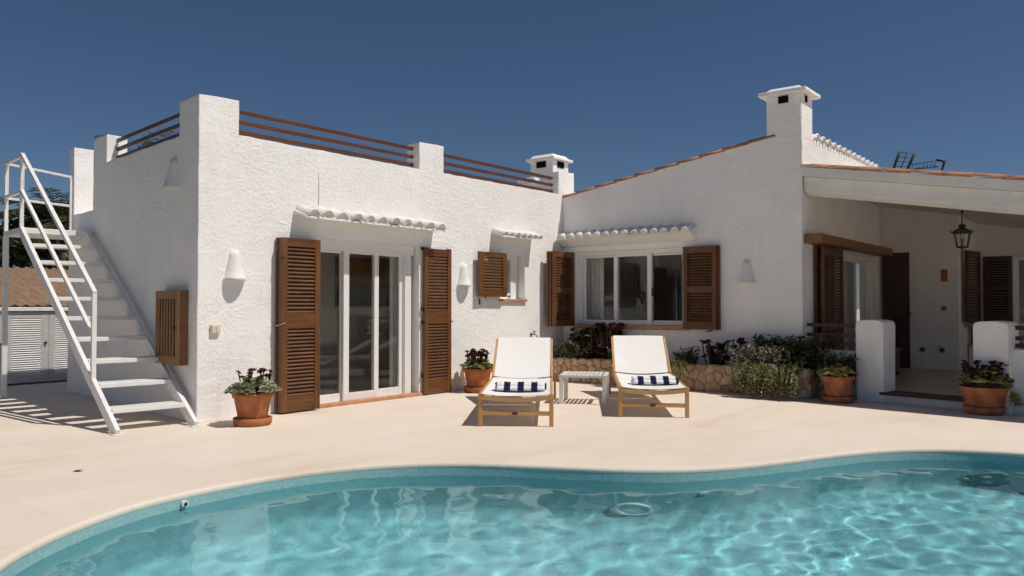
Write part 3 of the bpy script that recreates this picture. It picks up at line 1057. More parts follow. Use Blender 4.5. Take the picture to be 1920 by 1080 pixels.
wleaf(-1.78, -2.50, 1.076, 2.314, 7.632, 0.08, 0.055, 0.04, 0.04, wn2)
mb = MB(); mb.box((7.455, -2.64, 0.955), (7.575, -0.27, 1.03)); mb.build('sill', M['sill_tile'], wn2, bevel=0.006)
mb = MB(); mb.box((7.56, -1.90, 1.55), (7.583, -1.88, 1.70)); mb.build('handle', M['dark_metal'], wn2)

# gable shutters. local frame: x -> along wall to the right (-Y), front towards -X
def TG(x, y):
    return Matrix(((0, 1, 0, x), (-1, 0, 0, y), (0, 0, 1, 0), (0, 0, 0, 1)))
win_rails = [(0.98, 1.10), (1.60, 1.70), (2.27, 2.385)]
mb = MB()
shutter_geo(mb, 0, 0.60, 0.98, 2.385, -0.042, 0, win_rails, 0.047, stile=0.075, T=TG(7.43, -2.575))
shutter_geo(mb, 0.03, 0.64, 0.98, 2.385, -0.042, 0, win_rails, 0.047, stile=0.075, T=TG(7.48, -2.575))
sh = mb.build('shutter', SM, house, bevel=0.003)
mb = MB(); mb.tube([(7.5, -3.05, 0.965), (7.40, -3.05, 0.955), (7.40, -2.98, 0.955)], 0.010, 6); mb.build('latch', M['dark_metal'], sh)
# left shutter swung square to the wall, close to the sunny wall
mb = MB()
tr_ = Matrix.Translation((6.845, -0.215, 0)) @ Matrix.Rotation(R(-3), 4, 'Z')
shutter_geo(mb, 0, 0.63, 1.0, 2.385, -0.042, 0, [(1.0, 1.10), (1.60, 1.70), (2.27, 2.385)], 0.047, stile=0.075, T=tr_)
tr_ = Matrix.Translation((6.835, -0.160, 0)) @ Matrix.Rotation(R(-3), 4, 'Z')
shutter_geo(mb, 0, 0.62, 1.0, 2.385, -0.042, 0, [(1.0, 1.10), (1.60, 1.70), (2.27, 2.385)], 0.047, stile=0.075, T=tr_)
tr_ = Matrix.Translation((6.825, -0.105, 0)) @ Matrix.Rotation(R(-3), 4, 'Z')
shutter_geo(mb, 0, 0.62, 1.0, 2.385, -0.042, 0, [(1.0, 1.10), (1.60, 1.70), (2.27, 2.385)], 0.047, stile=0.075, T=tr_)
sh = mb.build('shutter', SM, house, bevel=0.003)

# porch: sliding door under a wooden lintel box, front door, back windows with shutters
mb = MB()
mb.box((8.301, PR + 0.08, 2.25), (11.749, PR + 0.18, 2.339)).box((8.301, PR + 0.08, 0.161), (8.38, PR + 0.18, 2.25)).box((11.67, PR + 0.08, 0.161), (11.749, PR + 0.18, 2.25))
mb.box((8.38, PR + 0.08, 0.161), (11.67, PR + 0.18, 0.20))
sd2 = mb.build('sliding_door', M['white_frame'], house, bevel=0.005)
leaf(9.70, 10.75, 0.201, 2.249, PR + 0.085, 0.08, 0.08, 0.06, 0.1, sd2)
leaf(10.68, 11.67, 0.201, 2.249, PR + 0.125, 0.08, 0.08, 0.06, 0.1, sd2)
leaf(8.38, 9.72, 0.201, 2.249, PR + 0.125, 0.08, 0.08, 0.06, 0.1, sd2)
mb = MB()
mb.box((7.565, PR - 0.29, 2.36), (11.9, PR - 0.003, 2.50))
lin = mb.build('lintel', M['oak'], house, bevel=0.008)
DSM = [wood('porch_shutter_wood', (0.065, 0.024, 0.010), (0.16, 0.062, 0.025), 'Z', 0.42), wood('porch_slat_wood', (0.06, 0.022, 0.010), (0.15, 0.058, 0.024), 'X', 0.42)]
mb = MB()
prl = [(0.18, 0.36), (0.98, 1.10), (2.20, 2.34)]
shutter_geo(mb, 7.98, 8.62, 0.18, 2.34, PR - 0.17, PR - 0.13, prl, 0.05)
shutter_geo(mb, 8.63, 9.27, 0.18, 2.34, PR - 0.11, PR - 0.07, prl, 0.05)
shutter_geo(mb, 8.0, 8.62, 0.18, 2.34, PR - 0.06, PR - 0.02, prl, 0.05)
mb.build('shutter', DSM, house, bevel=0.003)
mb = MB()
mb.box((12.075, -5.10, 0.152), (12.125, -4.60, 2.43))
for (za, zb) in ((0.35, 1.05), (1.2, 1.75), (1.85, 2.3)):
    mb.box((12.055, -5.02, za), (12.077, -4.68, zb))
fd = mb.build('front_door', M['door_wood'], house, bevel=0.008)
mb = MB(); mb.tube([(12.075, -5.075, 1.22), (12.02, -5.075, 1.22), (12.02, -5.16, 1.22)], 0.014, 6); mb.build('door_handle', M['dark_metal'], fd)
# window in the short return wall and the window beside it
mb = MB()
mb.box((12.751, -5.86, 1.021), (13.999, -5.80, 1.08)).box((12.751, -5.86, 2.37), (13.999, -5.80, 2.439)).box((12.751, -5.86, 1.08), (12.83, -5.80, 2.37)).box((13.92, -5.86, 1.08), (13.999, -5.80, 2.37))
wn3 = mb.build('window', M['white_frame'], house)
mb = MB(); mb.box((12.83, -5.835, 1.08), (13.92, -5.825, 2.37)); mb.build('glass_pane', M['glass'], wn3)
mb = MB(); mb.box((12.6, -6.05, 0.97), (14.1, -5.86, 1.019)); mb.build('sill', M['sill_tile'], wn3)
mb = MB()
shutter_geo(mb, 0, 0.60, 1.05, 2.44, -0.042, 0, [(1.05, 1.15), (1.65, 1.75), (2.34, 2.44)], 0.05, stile=0.075, T=Matrix.Translation((12.38, -6.02, 0)) @ Matrix.Rotation(R(-14), 4, 'Z'))
mb.build('shutter', [M['door_wood'], M['door_wood']], house, bevel=0.003)
mb = MB()
mb.box((14.22, -7.599, 0.951), (14.28, -6.621, 1.02)).box((14.22, -7.599, 2.31), (14.28, -6.621, 2.379)).box((14.22, -6.70, 1.02), (14.28, -6.621, 2.31)).box((14.22, -7.599, 1.02), (14.28, -7.52, 2.31))
wn4 = mb.build('window', M['white_frame'], house)
mb = MB(); mb.box((14.245, -7.52, 1.02), (14.255, -6.70, 2.31)); mb.build('glass_pane', M['glass'], wn4)
mb = MB()
shutter_geo(mb, 0, 0.52, 1.05, 2.40, -0.042, 0, [(1.05, 1.17), (1.70, 1.78), (2.30, 2.40)], 0.05, stile=0.08, T=TG(14.14, -6.08))
mb.build('shutter', [M['door_wood'], M['door_wood']], house, bevel=0.003)
# closed box behind the porch windows so they look into dark rooms
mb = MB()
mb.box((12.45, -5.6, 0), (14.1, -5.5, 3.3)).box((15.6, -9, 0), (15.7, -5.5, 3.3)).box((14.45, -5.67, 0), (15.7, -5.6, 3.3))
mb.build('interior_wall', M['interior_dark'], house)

# ------------------------------------------------------------------ roof railings
def rails_between(a, b_, zs, label, mat, w=0.035, h=0.055, lens=None):
    t = thing('roof_railing', label, 'railing', a, 0, 'wooden railings on the roof terrace')
    A = Vector(a); B = Vector(b_)
    for z in zs:
        mb = MB(); mb.bar((0, 0, z), tuple((B - A) + Vector((0, 0, z))), w, h)
        mb.build('rail', mat, t, bevel=0.006)
    return t
RZ = (3.575, 3.70, 3.83)
rails_between((0.535, 0.16, 0), (3.66, 0.16, 0), RZ, 'longest reddish wooden roof railing above the sliding door', M['rail_wood'])
rails_between((4.185, 0.16, 0), (7.37, 0.16, 0), RZ, 'reddish wooden roof railing ending by the small rear chimney', M['rail_wood'])
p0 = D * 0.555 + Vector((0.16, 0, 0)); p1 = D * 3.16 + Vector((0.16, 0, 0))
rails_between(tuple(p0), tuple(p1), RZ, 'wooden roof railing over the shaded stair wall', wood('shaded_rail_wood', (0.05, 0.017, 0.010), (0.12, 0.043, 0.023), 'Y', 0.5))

# porch railings
def porch_rails(q0, q1, zs, label):
    a = pp(q0, 0.13, 0)
    t = thing('porch_railing', label, 'railing', a, PROT, 'dark wooden railings on the porch wall')
    for z in zs:
        mb = MB(); mb.bar((0, 0, z), (q1 - q0, 0, z), 0.03, 0.055)
        mb.build('rail', M['door_wood'], t, bevel=0.005)
    return t
porch_rails(0.004, 0.91, (0.80, 0.935, 1.085), 'short dark three bar railing beside the gable corner')
t = porch_rails(2.87, 7.3, (0.87, 0.965, 1.10), 'dark three bar railing at the right edge of the porch')

# ------------------------------------------------------------------ outside staircase along the shaded wall
SROT = math.atan2(D.y, D.x) - math.pi / 2
stair = thing('metal_staircase', 'white metal outside staircase climbing to the roof terrace', 'staircase', (0, 0, 0), SROT)
# local frame: y runs up the wall, -x is away from it
def zs_(s):
    return 2.5 * (s + 0.18) / 3.85
for xo in (-0.10, -0.95):
    mb = MB()
    mb.bar((xo, -0.20, 0.0), (xo, 3.70, 2.46), 0.05, 0.13)
    mb.box((xo - 0.06, -0.26, 0.0), (xo + 0.06, -0.10, 0.012))
    mb.build('stringer', M['white_metal'], stair, bevel=0.004)
for k in range(1, 10):
    s0 = 0.02 + 0.40 * (k - 1)
    mb = MB(); mb.box((-0.925, s0, 0.25 * k - 0.05), (-0.125, s0 + 0.31, 0.25 * k))
    mb.build('tread', M['white_metal'], stair, bevel=0.005)
mb = MB(); mb.box((-0.975, 3.66, 2.42), (-0.02, 4.60, 2.50)); mb.build('landing', M['white_metal'], stair, bevel=0.005)
mb = MB(); mb.bar((-0.95, 4.56, 0), (-0.95, 4.56, 2.42), 0.07, 0.07); mb.build('leg', M['white_metal'], stair, bevel=0.004)
for pa, pb, w_ in (((-0.95, 4.56, 2.50), (-0.95, 4.56, 3.53), 0.05), ((-0.95, 3.70, 2.5), (-0.95, 3.70, 3.53), 0.05), ((-0.95, 0.58, 0.50), (-0.95, 0.58, 1.55), 0.05), ((-0.07, 4.56, 2.5), (-0.07, 4.56, 3.42), 0.03)):
    MB().bar(pa, pb, w_, w_).build('post', M['white_metal'], stair, bevel=0.004)
mb = MB()
mb.bar((-0.95, 0.56, 1.53), (-0.95, 3.70, 3.55), 0.05, 0.05)
mb.bar((-0.95, 0.60, 1.06), (-0.95, 3.70, 3.03), 0.045, 0.045)
mb.bar((-0.95, 3.70, 3.53), (-0.95, 4.57, 3.53), 0.045, 0.04).bar((-0.95, 3.70, 3.02), (-0.95, 4.57, 3.02), 0.045, 0.04)
mb.bar((-0.95, 4.56, 3.52), (-0.06, 4.56, 3.42), 0.03, 0.035).bar((-0.95, 4.56, 3.0), (-0.06, 4.56, 2.96), 0.03, 0.035)
mb.build('handrail', M['white_metal'], stair, bevel=0.004)

# ------------------------------------------------------------------ wall lamps: half cones of white plaster
def wall_lamp_mesh():
    mb = MB()
    n = 14
    prof = [(0.052, 0.37), (0.066, 0.30), (0.098, 0.16), (0.130, 0.03), (0.150, 0.0)]
    v = []; f = []
    for th in (0.0, 0.012):
        for r, z in prof:
            for k in range(n):
                a = math.pi * k / (n - 1)
                v.append(((r - th) * math.cos(a), -(r - th) * math.sin(a) * 1.05, z))
    m_ = len(prof)
    for l in range(2):
        for i in range(m_ - 1):
            for k in range(n - 1):
                o = l * m_ * n
                q_ = (o + i * n + k, o + i * n + k + 1, o + (i + 1) * n + k + 1, o + (i + 1) * n + k)
                f.append(q_ if l == 0 else tuple(reversed(q_)))
    for k in range(n - 1):                                   # bottom rim
        a = (m_ - 1) * n + k; b_ = m_ * n + a
        f.append((a, a + 1, b_ + 1, b_))
    f.append(tuple(range(n)))                                # closed top
    mb.add(v, f, 0, True)
    return mb
lamps = [((0.475, 0, 1.70), 0, 'white half cone wall lamp left of the sliding door'),
         ((4.65, 0, 1.70), 0, 'white half cone wall lamp between the sliding door and the small window'),
         ((7.5, -3.66, 1.745), -math.pi / 2, 'white half cone wall lamp on the shaded gable wall'),
         (tuple(D * 0.66 + Vector((0, 0, 2.84))), math.atan2(D.y, D.x) + math.pi, 'white half cone wall lamp high on the shaded stair wall')]
proto = None
for loc, rz, lab in lamps:
    if proto is None:
        proto = wall_lamp_mesh().build('wall_lamp', M['whitewash'])
        o = proto
    else:
        o = proto.copy(); col.objects.link(o)
    o.location = loc; o.rotation_euler = (0, 0, rz)
    tag(o, lab, 'wall lamp', 'half cone wall lamps on the house')

# slatted wooden door on the shaded wall (meter cupboard)
cab = thing('meter_cupboard', 'small slatted wooden cupboard on the shaded wall by the stairs', 'cupboard', tuple(D * 0.24 + Vector((0, 0, 0.67))), SROT)
mb = MB()
w_, h_, d_ = 0.70, 0.90, 0.10
mb.box((-d_, 0, 0), (-0.002, 0.035, h_)).box((-d_, w_ - 0.035, 0), (-0.002, w_, h_)).box((-d_, 0.035, 0), (-0.002, w_ - 0.035, 0.03)).box((-d_, 0.035, h_ - 0.03), (-0.002, w_ - 0.035, h_))
mb.build('frame', M['oak'], cab, bevel=0.004)
mb = MB()
mb.box((-d_ - 0.025, 0.0, 0), (-d_ - 0.001, 0.10, h_)).box((-d_ - 0.025, w_ - 0.06, 0), (-d_ - 0.001, w_, h_))
mb.box((-d_ - 0.025, 0.10, 0), (-d_ - 0.001, w_ - 0.06, 0.105)).box((-d_ - 0.025, 0.10, h_ - 0.10), (-d_ - 0.001, w_ - 0.06, h_))
for k in range(6):
    yy = 0.16 + k * 0.085
    mb.box((-d_ - 0.02, yy, 0.105), (-d_ - 0.004, yy + 0.042, h_ - 0.10))
dr = mb.build('door', [wood('cupboard_wood', (0.17, 0.07, 0.025), (0.34, 0.16, 0.062), 'Z', 0.5)], cab, bevel=0.004)
mb = MB(); mb.box((-d_ - 0.05, 0.085, 0.44), (-d_ - 0.025, 0.14, 0.465)); mb.build('knob', M['dark_metal'], dr)
mb = MB(); mb.box((-0.03, 0.036, 0.031), (-0.004, w_ - 0.036, h_ - 0.031)); mb.build('back_panel', M['interior_dark'], cab)

# cream double switch on the sunny wall
sw = thing('outdoor_switch', 'cream double outdoor switch on the sunny wall near the corner', 'switch', (0.158, 0, 1.045))
mb = MB(); mb.box((0, -0.035, 0), (0.125, -0.001, 0.115)); mb.build('housing', M['switch'], sw, bevel=0.008)
for k in range(2):
    mb = MB(); mb.box((0.008 + k * 0.056, -0.044, 0.012), (0.06 + k * 0.056, -0.036, 0.10)); mb.build('rocker', M['switch'], sw, bevel=0.003)

# garden tap
tap = thing('garden_tap', 'small metal garden tap on the sunny wall above the left lounger', 'tap', (6.49, 0, 0.86))
mb = MB()
mb.tube([(0, 0, 0), (0, -0.09, 0), (0, -0.13, -0.01), (0, -0.14, -0.07)], [0.012, 0.014, 0.013, 0.012], 8)
mb.tube([(0, 0, 0), (0, -0.012, 0)], 0.03, 10)
mb.tube([(-0.0, -0.012, 0.0), (0.0, -0.012, -0.45)], 0.009, 6)
mb.build('spout', M['chrome'], tap)
mb = MB(); mb.tube([(0, -0.08, 0.01), (0, -0.08, 0.05)], 0.009, 6).bar((-0.05, -0.08, 0.055), (0.05, -0.08, 0.055), 0.014, 0.012)
mb.build('lever', M['dark_metal'], tap)

# ------------------------------------------------------------------ loungers
def sling_mesh(y0, y1, zf, nx=9, ny=26, w=0.78):
    mb = MB()
    v = []; f = []
    for side in (0, 1):
        for j in range(ny + 1):
            t = y0 + (y1 - y0) * j / ny
            for i in range(nx + 1):
                s_ = i / nx
                x = 0.035 + s_ * w
                sag = 0.028 * (1 - (2 * s_ - 1) ** 2) * (1.0 if y0 < 1 else max(0.0, 1 - j / ny) ** 0.7)
                v.append((x, t, zf(t) - sag - side * 0.006 + 0.006 * noise.noise(Vector((x * 3.0, t * 5.0, 4.2)))))
    n1 = (nx + 1) * (ny + 1)
    for j in range(ny):
        for i in range(nx):
            a = j * (nx + 1) + i
            f.append((a, a + 1, a + nx + 2, a + nx + 1))
            f.append((n1 + a, n1 + a + nx + 1, n1 + a + nx + 2, n1 + a + 1))
    mb.add(v, f, 0, True)
    return mb
def make_lounger():
    W = 0.85
    t = thing('sun_lounger', '', 'sun lounger', (0, 0, 0), 0, 'teak sun loungers beside the pool')
    HJ, BL, BA = 1.95, 1.02, R(29)
    top = (HJ + BL * math.cos(BA), 0.375 + BL * math.sin(BA))
    for x in (0.016, W - 0.016):
        mb = MB(); mb.bar((x, 0.0, 0.345), (x, 3.0, 0.365), 0.032, 0.065)
        mb.build('side_rail', MT, t, bevel=0.005)
        mb = MB(); mb.bar((x, 0.03, 0), (x, 0.03, 0.375), 0.05, 0.034, 0, (0, 1, 0)); mb.build('leg', M['teak_z'], t, bevel=0.005)
        xr = x + (-0.045 if x < 0.4 else 0.045)
        mb = MB(); mb.bar((xr, 2.62, 0), (xr, 2.55, 0.42), 0.034, 0.05, 0, (0, 1, 0)); mb.build('leg', M['teak_z'], t, bevel=0.005)
        xb = x + (0.035 if x < 0.4 else -0.035)
        mb = MB(); mb.bar((x, HJ - 0.03, 0.385), (x, top[0], top[1]), 0.03, 0.05)
        mb.build('backrest_rail', MT, t, bevel=0.005)
        mb = MB(); mb.bar((xb, HJ + 0.62, 0.375 + 0.62 * math.tan(BA)), (xb, 2.75, 0.33), 0.025, 0.03); mb.build('backrest_strut', MT, t)
    mb = MB()
    n = 10                                                   # bowed front rail
    for k in range(n):
        xa = 0.03 + (W - 0.06) * k / n; xb = 0.03 + (W - 0.06) * (k + 1) / n
        za = 0.335 - 0.028 * math.sin(math.pi * k / n); zb = 0.335 - 0.028 * math.sin(math.pi * (k + 1) / n)
        mb.bar((xa, 0.012, za), (xb, 0.012, zb), 0.03, 0.05)
    mb.build('front_rail', M['teak'], t)
    mb = MB(); mb.bar((0.0, 0.03, 0.155), (W, 0.03, 0.15), 0.026, 0.05); cr = mb.build('cross_bar', M['teak'], t, bevel=0.004)
    mb = MB(); mb.box((0.385, 0.012, 0.137), (0.445, 0.0165, 0.165)); mb.build('plate', M['dark_metal'], cr)
    mb = MB(); mb.bar((0.0, 2.6, 0.2), (W, 2.6, 0.2), 0.026, 0.05).bar((0.03, 1.9, 0.33), (W - 0.03, 1.9, 0.33), 0.03, 0.04)
    mb.bar((0.02, 2.75, 0.33), (W - 0.02, 2.75, 0.33), 0.03, 0.03); mb.build('cross_bar', M['teak'], t, bevel=0.004)
    sling_mesh(-0.005, HJ - 0.02, lambda y: 0.378 + 0.012 * y / 2, w=W - 0.07).build('seat', M['sling'], t, fixn=False)
    mb2 = sling_mesh(HJ, top[0] + 0.01, lambda y: 0.405 + (y - HJ) * math.tan(BA), w=W - 0.07)
    mb2.build('backrest', M['sling'], t, fixn=False)
    mb = MB(); mb.bar((0.02, top[0], top[1] - 0.005), (W - 0.02, top[0], top[1] - 0.005), 0.03, 0.03); mb.build('top_bar', M['sling'], t, bevel=0.01)
    return t
MT = wood('golden_teak_rail', (0.42, 0.22, 0.075), (0.64, 0.38, 0.15), 'Y', 0.45)
l1 = make_lounger()
l1['label'] = 'teak sun lounger with white sling, left one in front of the garden tap'
l1.location = (1.898, -2.750, 0); l1.rotation_euler = (0, 0, R(35.77 - 90))
l2 = dup(l1, (3.558, -3.617, 0), R(33.63 - 90), 'teak sun lounger with white sling, nearer the porch pots')
def towel(name, label, root, y, x0, x1, rz):
    """folded towel: flattened roll lying across the seat"""
    mb = MB()
    n = 22; nn = 14
    v = []; f = []
    rr = random.Random(int(y * 100) + 5)
    for j in range(n + 1):
        x = x0 + (x1 - x0) * j / n
        e = 1 if 0 < j < n else 0.72
        for k in range(nn):
            a = 2 * math.pi * k / nn
            px = 0.085 * math.copysign(abs(math.cos(a)) ** 0.7, math.cos(a)) * (0.94 + 0.06 * e)
            pz = 0.048 * math.copysign(abs(math.sin(a)) ** 0.7, math.sin(a)) * e + 0.006 * rr.uniform(-1, 1)
            xx = x + (0.012 * math.sin(a * 2 + 1) if j in (0, n) else 0)
            v.append((xx, y + px, 0.419 + pz))
    for j in range(n):
        for k in range(nn):
            k2 = (k + 1) % nn
            f.append((j * nn + k, j * nn + k2, (j + 1) * nn + k2, (j + 1) * nn + k))
    f.append(tuple(reversed(range(nn)))); f.append(tuple(n * nn + k for k in range(nn)))
    # second fold lying in front, lower
    mb.add(v, f, 0, True)
    v2 = []
    for j in range(n + 1):
        x = x0 + 0.012 + (x1 - x0 - 0.02) * j / n
        for k in range(nn):
            a = 2 * math.pi * k / nn
            v2.append((x, y - 0.075 + 0.07 * math.cos(a), 0.400 + 0.027 * math.sin(a) + 0.003 * rr.uniform(-1, 1)))
    mb.add(v2, f, 0, True)
    o = mb.build(name, M['towel'])
    o.location = root.location
    o.rotation_euler = (0, 0, root.rotation_euler.z + rz)
    return tag(o, label, 'towel', 'striped towels on the loungers')
towel('rolled_towel', 'navy and white striped towel on the left lounger, reaching both edges of the seat', l1, 0.46, 0.165, 0.765, 0)
towel('rolled_towel', 'navy and white striped towel on the lounger nearer the porch', l2, 0.50, 0.20, 0.79, R(1.6))

# slatted side table
tb = thing('side_table', 'low white slatted side table between the two loungers', 'table', (4.17, -2.27, 0), math.atan2(-0.88, 0.47))
Wt, Dt = 0.66, 0.62
ca, sa = 0.47, -0.88
mb = MB()
mb.box((0, 0, 0.375), (0.05, Dt, 0.41)).box((Wt - 0.05, 0, 0.375), (Wt, Dt, 0.41)).box((0.05, 0, 0.372), (Wt - 0.05, 0.05, 0.408)).box((0.05, Dt - 0.05, 0.372), (Wt - 0.05, Dt, 0.408))
mb.build('frame', M['white_metal'], tb, bevel=0.004)
mb = MB()
for k in range(9):
    x = 0.066 + k * 0.0595
    mb.box((x, 0.02, 0.395), (x + 0.034, Dt - 0.02, 0.413))
mb.build('slat_top', M['white_metal'], tb, bevel=0.003)
for x in (0.0, Wt - 0.055):
    for y in (0.0, Dt - 0.055):
        mb = MB(); mb.box((x, y, 0), (x + 0.055, y + 0.055, 0.374)); mb.build('leg', M['white_metal'], tb, bevel=0.004)

# ------------------------------------------------------------------ plants
def rosette(mb, c, r, tilt, mi, rr, layers=3, n=8):
    """succulent rosette of spoon-shaped leaves"""
    ax = Vector((rr.gauss(0, tilt), rr.gauss(0, tilt), 1)).normalized()
    q_ = Vector((0, 0, 1)).rotation_difference(ax)
    T = Matrix.Translation(c) @ q_.to_matrix().to_4x4()
    for l in range(layers):
        el = R(8 + 28 * l + rr.uniform(-5, 5)); ll = r * (1.0 - 0.24 * l)
        for k in range(n):
            a = 2 * math.pi * (k + 0.5 * (l % 2)) / n + rr.uniform(-0.12, 0.12)
            L_ = ll * rr.uniform(0.85, 1.1); w = L_ * 0.40
            ca_, sa_ = math.cos(a), math.sin(a)
            def P(t, s_, up):
                d = L_ * t
                return (ca_ * d * math.cos(el) - sa_ * s_, sa_ * d * math.cos(el) + ca_ * s_, d * math.sin(el) + up)
            v = [P(0.05, 0, 0), P(0.6, -w * 0.8, w * 0.22), P(0.6, 0, -w * 0.05), P(0.6, w * 0.8, w * 0.22), P(0.88, -w * 0.62, w * 0.25), P(0.9, 0, w * 0.02), P(0.88, w * 0.62, w * 0.25), P(1.02, 0, w * 0.22)]
            mb.add(v, [(0, 2, 1), (0, 3, 2), (1, 2, 5, 4), (2, 3, 6, 5), (4, 5, 7), (5, 6, 7)], mi, True, T)
def stalk(mb, base, top, mi, r=0.009):
    mid = (Vector(base) + Vector(top)) * 0.5 + Vector((rnd.uniform(-.02, .02), rnd.uniform(-.02, .02), 0.02))
    mb.tube([base, mid, top], [r * 1.2, r, r * 0.9], 5, mi, cap=False)
PM = [M['sage'], M['purple'], M['lime'], M['stem'], M['green'], M['trail'], M['cream_flower']]
POT = [(0.0, 0.045), (0.155, 0.045), (0.165, 0.07), (0.185, 0.18), (0.212, 0.32), (0.217, 0.325), (0.232, 0.33), (0.240, 0.375), (0.236, 0.385), (0.222, 0.387), (0.215, 0.36), (0.0, 0.355)]
SAUC = [(0.0, 0.0), (0.195, 0.0), (0.218, 0.02), (0.226, 0.085), (0.220, 0.092), (0.208, 0.09), (0.200, 0.045), (0.0, 0.044)]
def potted(label, loc, sc, seed, mix, n, purple_h, mats, pot_prof=None, droop=0, spread=1.0):
    rr = random.Random(seed)
    t = thing('potted_plant', label, 'potted plant', loc, rr.uniform(0, 6), 'terracotta pots of succulents')
    mb = MB(); mb.lathe([(r * sc, z * sc) for r, z in SAUC], 36, 0, wob=0.004); mb.build('saucer', mats, t)
    mb = MB(); mb.lathe([(r * sc, z * sc) for r, z in (pot_prof or POT)], 40, 0, wob=0.006); mb.build('pot', mats, t)
    mb = MB(); zt = 0.37 * sc; Rr = 0.225 * sc
    mb.lathe([(0.0, zt), (0.2 * sc, zt - 0.004)], 24, 3)
    for k in range(n):
        a = rr.uniform(0, 6.28); d = Rr * math.sqrt(rr.random()) * 1.15 * spread
        mi = rr.choice(mix)
        dome = max(0.0, 1 - (d / (Rr * 1.2 * spread)) ** 2)
        h = zt + 0.02 + rr.uniform(0.35, 1.0) * 0.15 * dome
        rad = rr.uniform(0.042, 0.066)
        if mi == 1:
            h = zt + rr.uniform(*purple_h)
            rad = rr.uniform(0.040, 0.062)
            d *= 0.85
        p = (math.cos(a) * d, math.sin(a) * d, h)
        stalk(mb, (p[0] * 0.7, p[1] * 0.7, zt - 0.02), p, 3)
        rosette(mb, p, rad, 0.35, mi, rr)
    for k in range(droop):
        a = rr.uniform(-0.7, 0.35) - 0.75 - t.rotation_euler.z
        pts = [Vector((math.cos(a) * Rr * s_, math.sin(a) * Rr * s_, zt + 0.06 - 0.33 * max(0, s_ - 0.9) ** 1.2 * 1.5)) for s_ in (0.6, 0.9, 1.15, 1.4, 1.55)]
        mb.tube(pts, 0.004, 4, 4, cap=False)
        for p in pts[1:]:
            [rosette(mb, p + Vector((rr.uniform(-.04, .04), rr.uniform(-.04, .04), rr.uniform(-.03, .03))), 0.042, 0.6, rr.choice([0, 2, 2]), rr, 2, 6) for _ in range(2)]
    mb.build('foliage', PM, t, fixn=False)
    return t
def pot_from(px):
    pass
potted('terracotta pot of grey green succulents under the outdoor switch', (0.36, -0.60, 0), 0.98, 11, [0, 0, 0, 0, 0, 0, 0, 0, 1], 190, (0.12, 0.26), M['terracotta'], spread=1.12)
potted('terracotta pot with tall dark succulent stalks behind the left lounger', (4.60, -0.37, 0), 1.0, 23, [2, 0, 4, 2, 0, 1], 150, (0.18, 0.32), M['terracotta'])
potted('terracotta pot of yellow green succulents before the short porch railing', (6.87, -5.26, 0), 0.98, 31, [2, 2, 2, 0, 1], 150, (0.05, 0.20), M['terracotta_old'])
POT4 = [(0.0, 0.09), (0.20, 0.09), (0.215, 0.12), (0.228, 0.24), (0.236, 0.25), (0.255, 0.30), (0.272, 0.325), (0.262, 0.334), (0.245, 0.32), (0.0, 0.31)]
potted('wide terracotta pot overflowing with succulents at the right edge of the terrace', (6.78, -7.10, 0), 1.06, 47, [2, 2, 0, 1, 4], 190, (0.06, 0.26), M['terracotta_old'], POT4, droop=9, spread=1.12)

# ------------------------------------------------------------------ stone planter below the gable window
def clip(poly, p, nrm):
    out = []
    for i in range(len(poly)):
        a, b_ = poly[i], poly[(i + 1) % len(poly)]
        da = (a - p).dot(nrm); db = (b_ - p).dot(nrm)
        if da <= 0:
            out.append(a)
        if (da < 0 < db) or (db < 0 < da):
            out.append(a.lerp(b_, da / (da - db)))
    return out
def stones(mb, L, H, to3d, nrm, seed, cell=0.17, gap=0.010):
    rr = random.Random(seed)
    pts = []
    nxs = max(1, int(L / cell)); nzs = max(1, int(H / (cell * 0.75)))
    for i in range(nxs):
        for j in range(nzs):
            pts.append(Vector(((i + 0.5 + rr.uniform(-.45, .45) + 0.25 * (j % 2)) * L / nxs, (j + 0.5 + rr.uniform(-.42, .42)) * H / nzs)))
    for i, p in enumerate(pts):
        poly = [Vector((0, 0)), Vector((L, 0)), Vector((L, H)), Vector((0, H))]
        for j, q_ in enumerate(pts):
            if i != j and (q_ - p).length < cell * 3.2:
                d = (q_ - p)
                poly = clip(poly, p + d * 0.5 - d.normalized() * gap, d.normalized())
                if len(poly) < 3:
                    break
        if len(poly) < 3:
            continue
        # soften corners
        sm = []
        for k in range(len(poly)):
            a, b_, c_ = poly[k - 1], poly[k], poly[(k + 1) % len(poly)]
            sm += [b_.lerp(a, 0.28), b_.lerp(c_, 0.28)]
        cen = sum(sm, Vector((0, 0))) / len(sm)
        th = rr.uniform(0.018, 0.04)
        n = len(sm)
        v = []
        for sc, dep in ((1.0, 0.0), (0.985, th * 0.6), (0.86, th * 0.93), (0.55, th)):
            for q_ in sm:
                w = cen + (q_ - cen) * sc
                v.append(to3d(w.x, w.y) + nrm * (dep + rr.uniform(-.003, .003)))
        f = []
        for l in range(3):
            for k in range(n):
                k2 = (k + 1) % n
                f.append((l * n + k, l * n + k2, (l + 1) * n + k2, (l + 1) * n + k))
        f.append(tuple(3 * n + k for k in range(n)))
        mb.add(v, f, 0, True)
pl = thing('stone_planter', 'honey coloured rubble stone planter below the gable window', 'planter')
PX, PY0, PY1, PH = 6.90, -0.02, -4.80, 0.40
PX2 = 7.02
mb = MB()
v = [(PX, PY0, 0), (7.05, PY0, 0), (7.20, PY1, 0), (PX2, PY1, 0), (PX, PY0, PH), (7.05, PY0, PH), (7.20, PY1, PH), (PX2, PY1, PH)]
mb.add(v, [(0, 1, 2, 3), (4, 7, 6, 5), (0, 4, 5, 1), (1, 5, 6, 2), (2, 6, 7, 3), (3, 7, 4, 0)])
mb.box((7.05, PY1, 0), (7.495, PY1 + 0.2, PH - 0.003))
mb.build('core', M['mortar'], pl)
mb = MB()
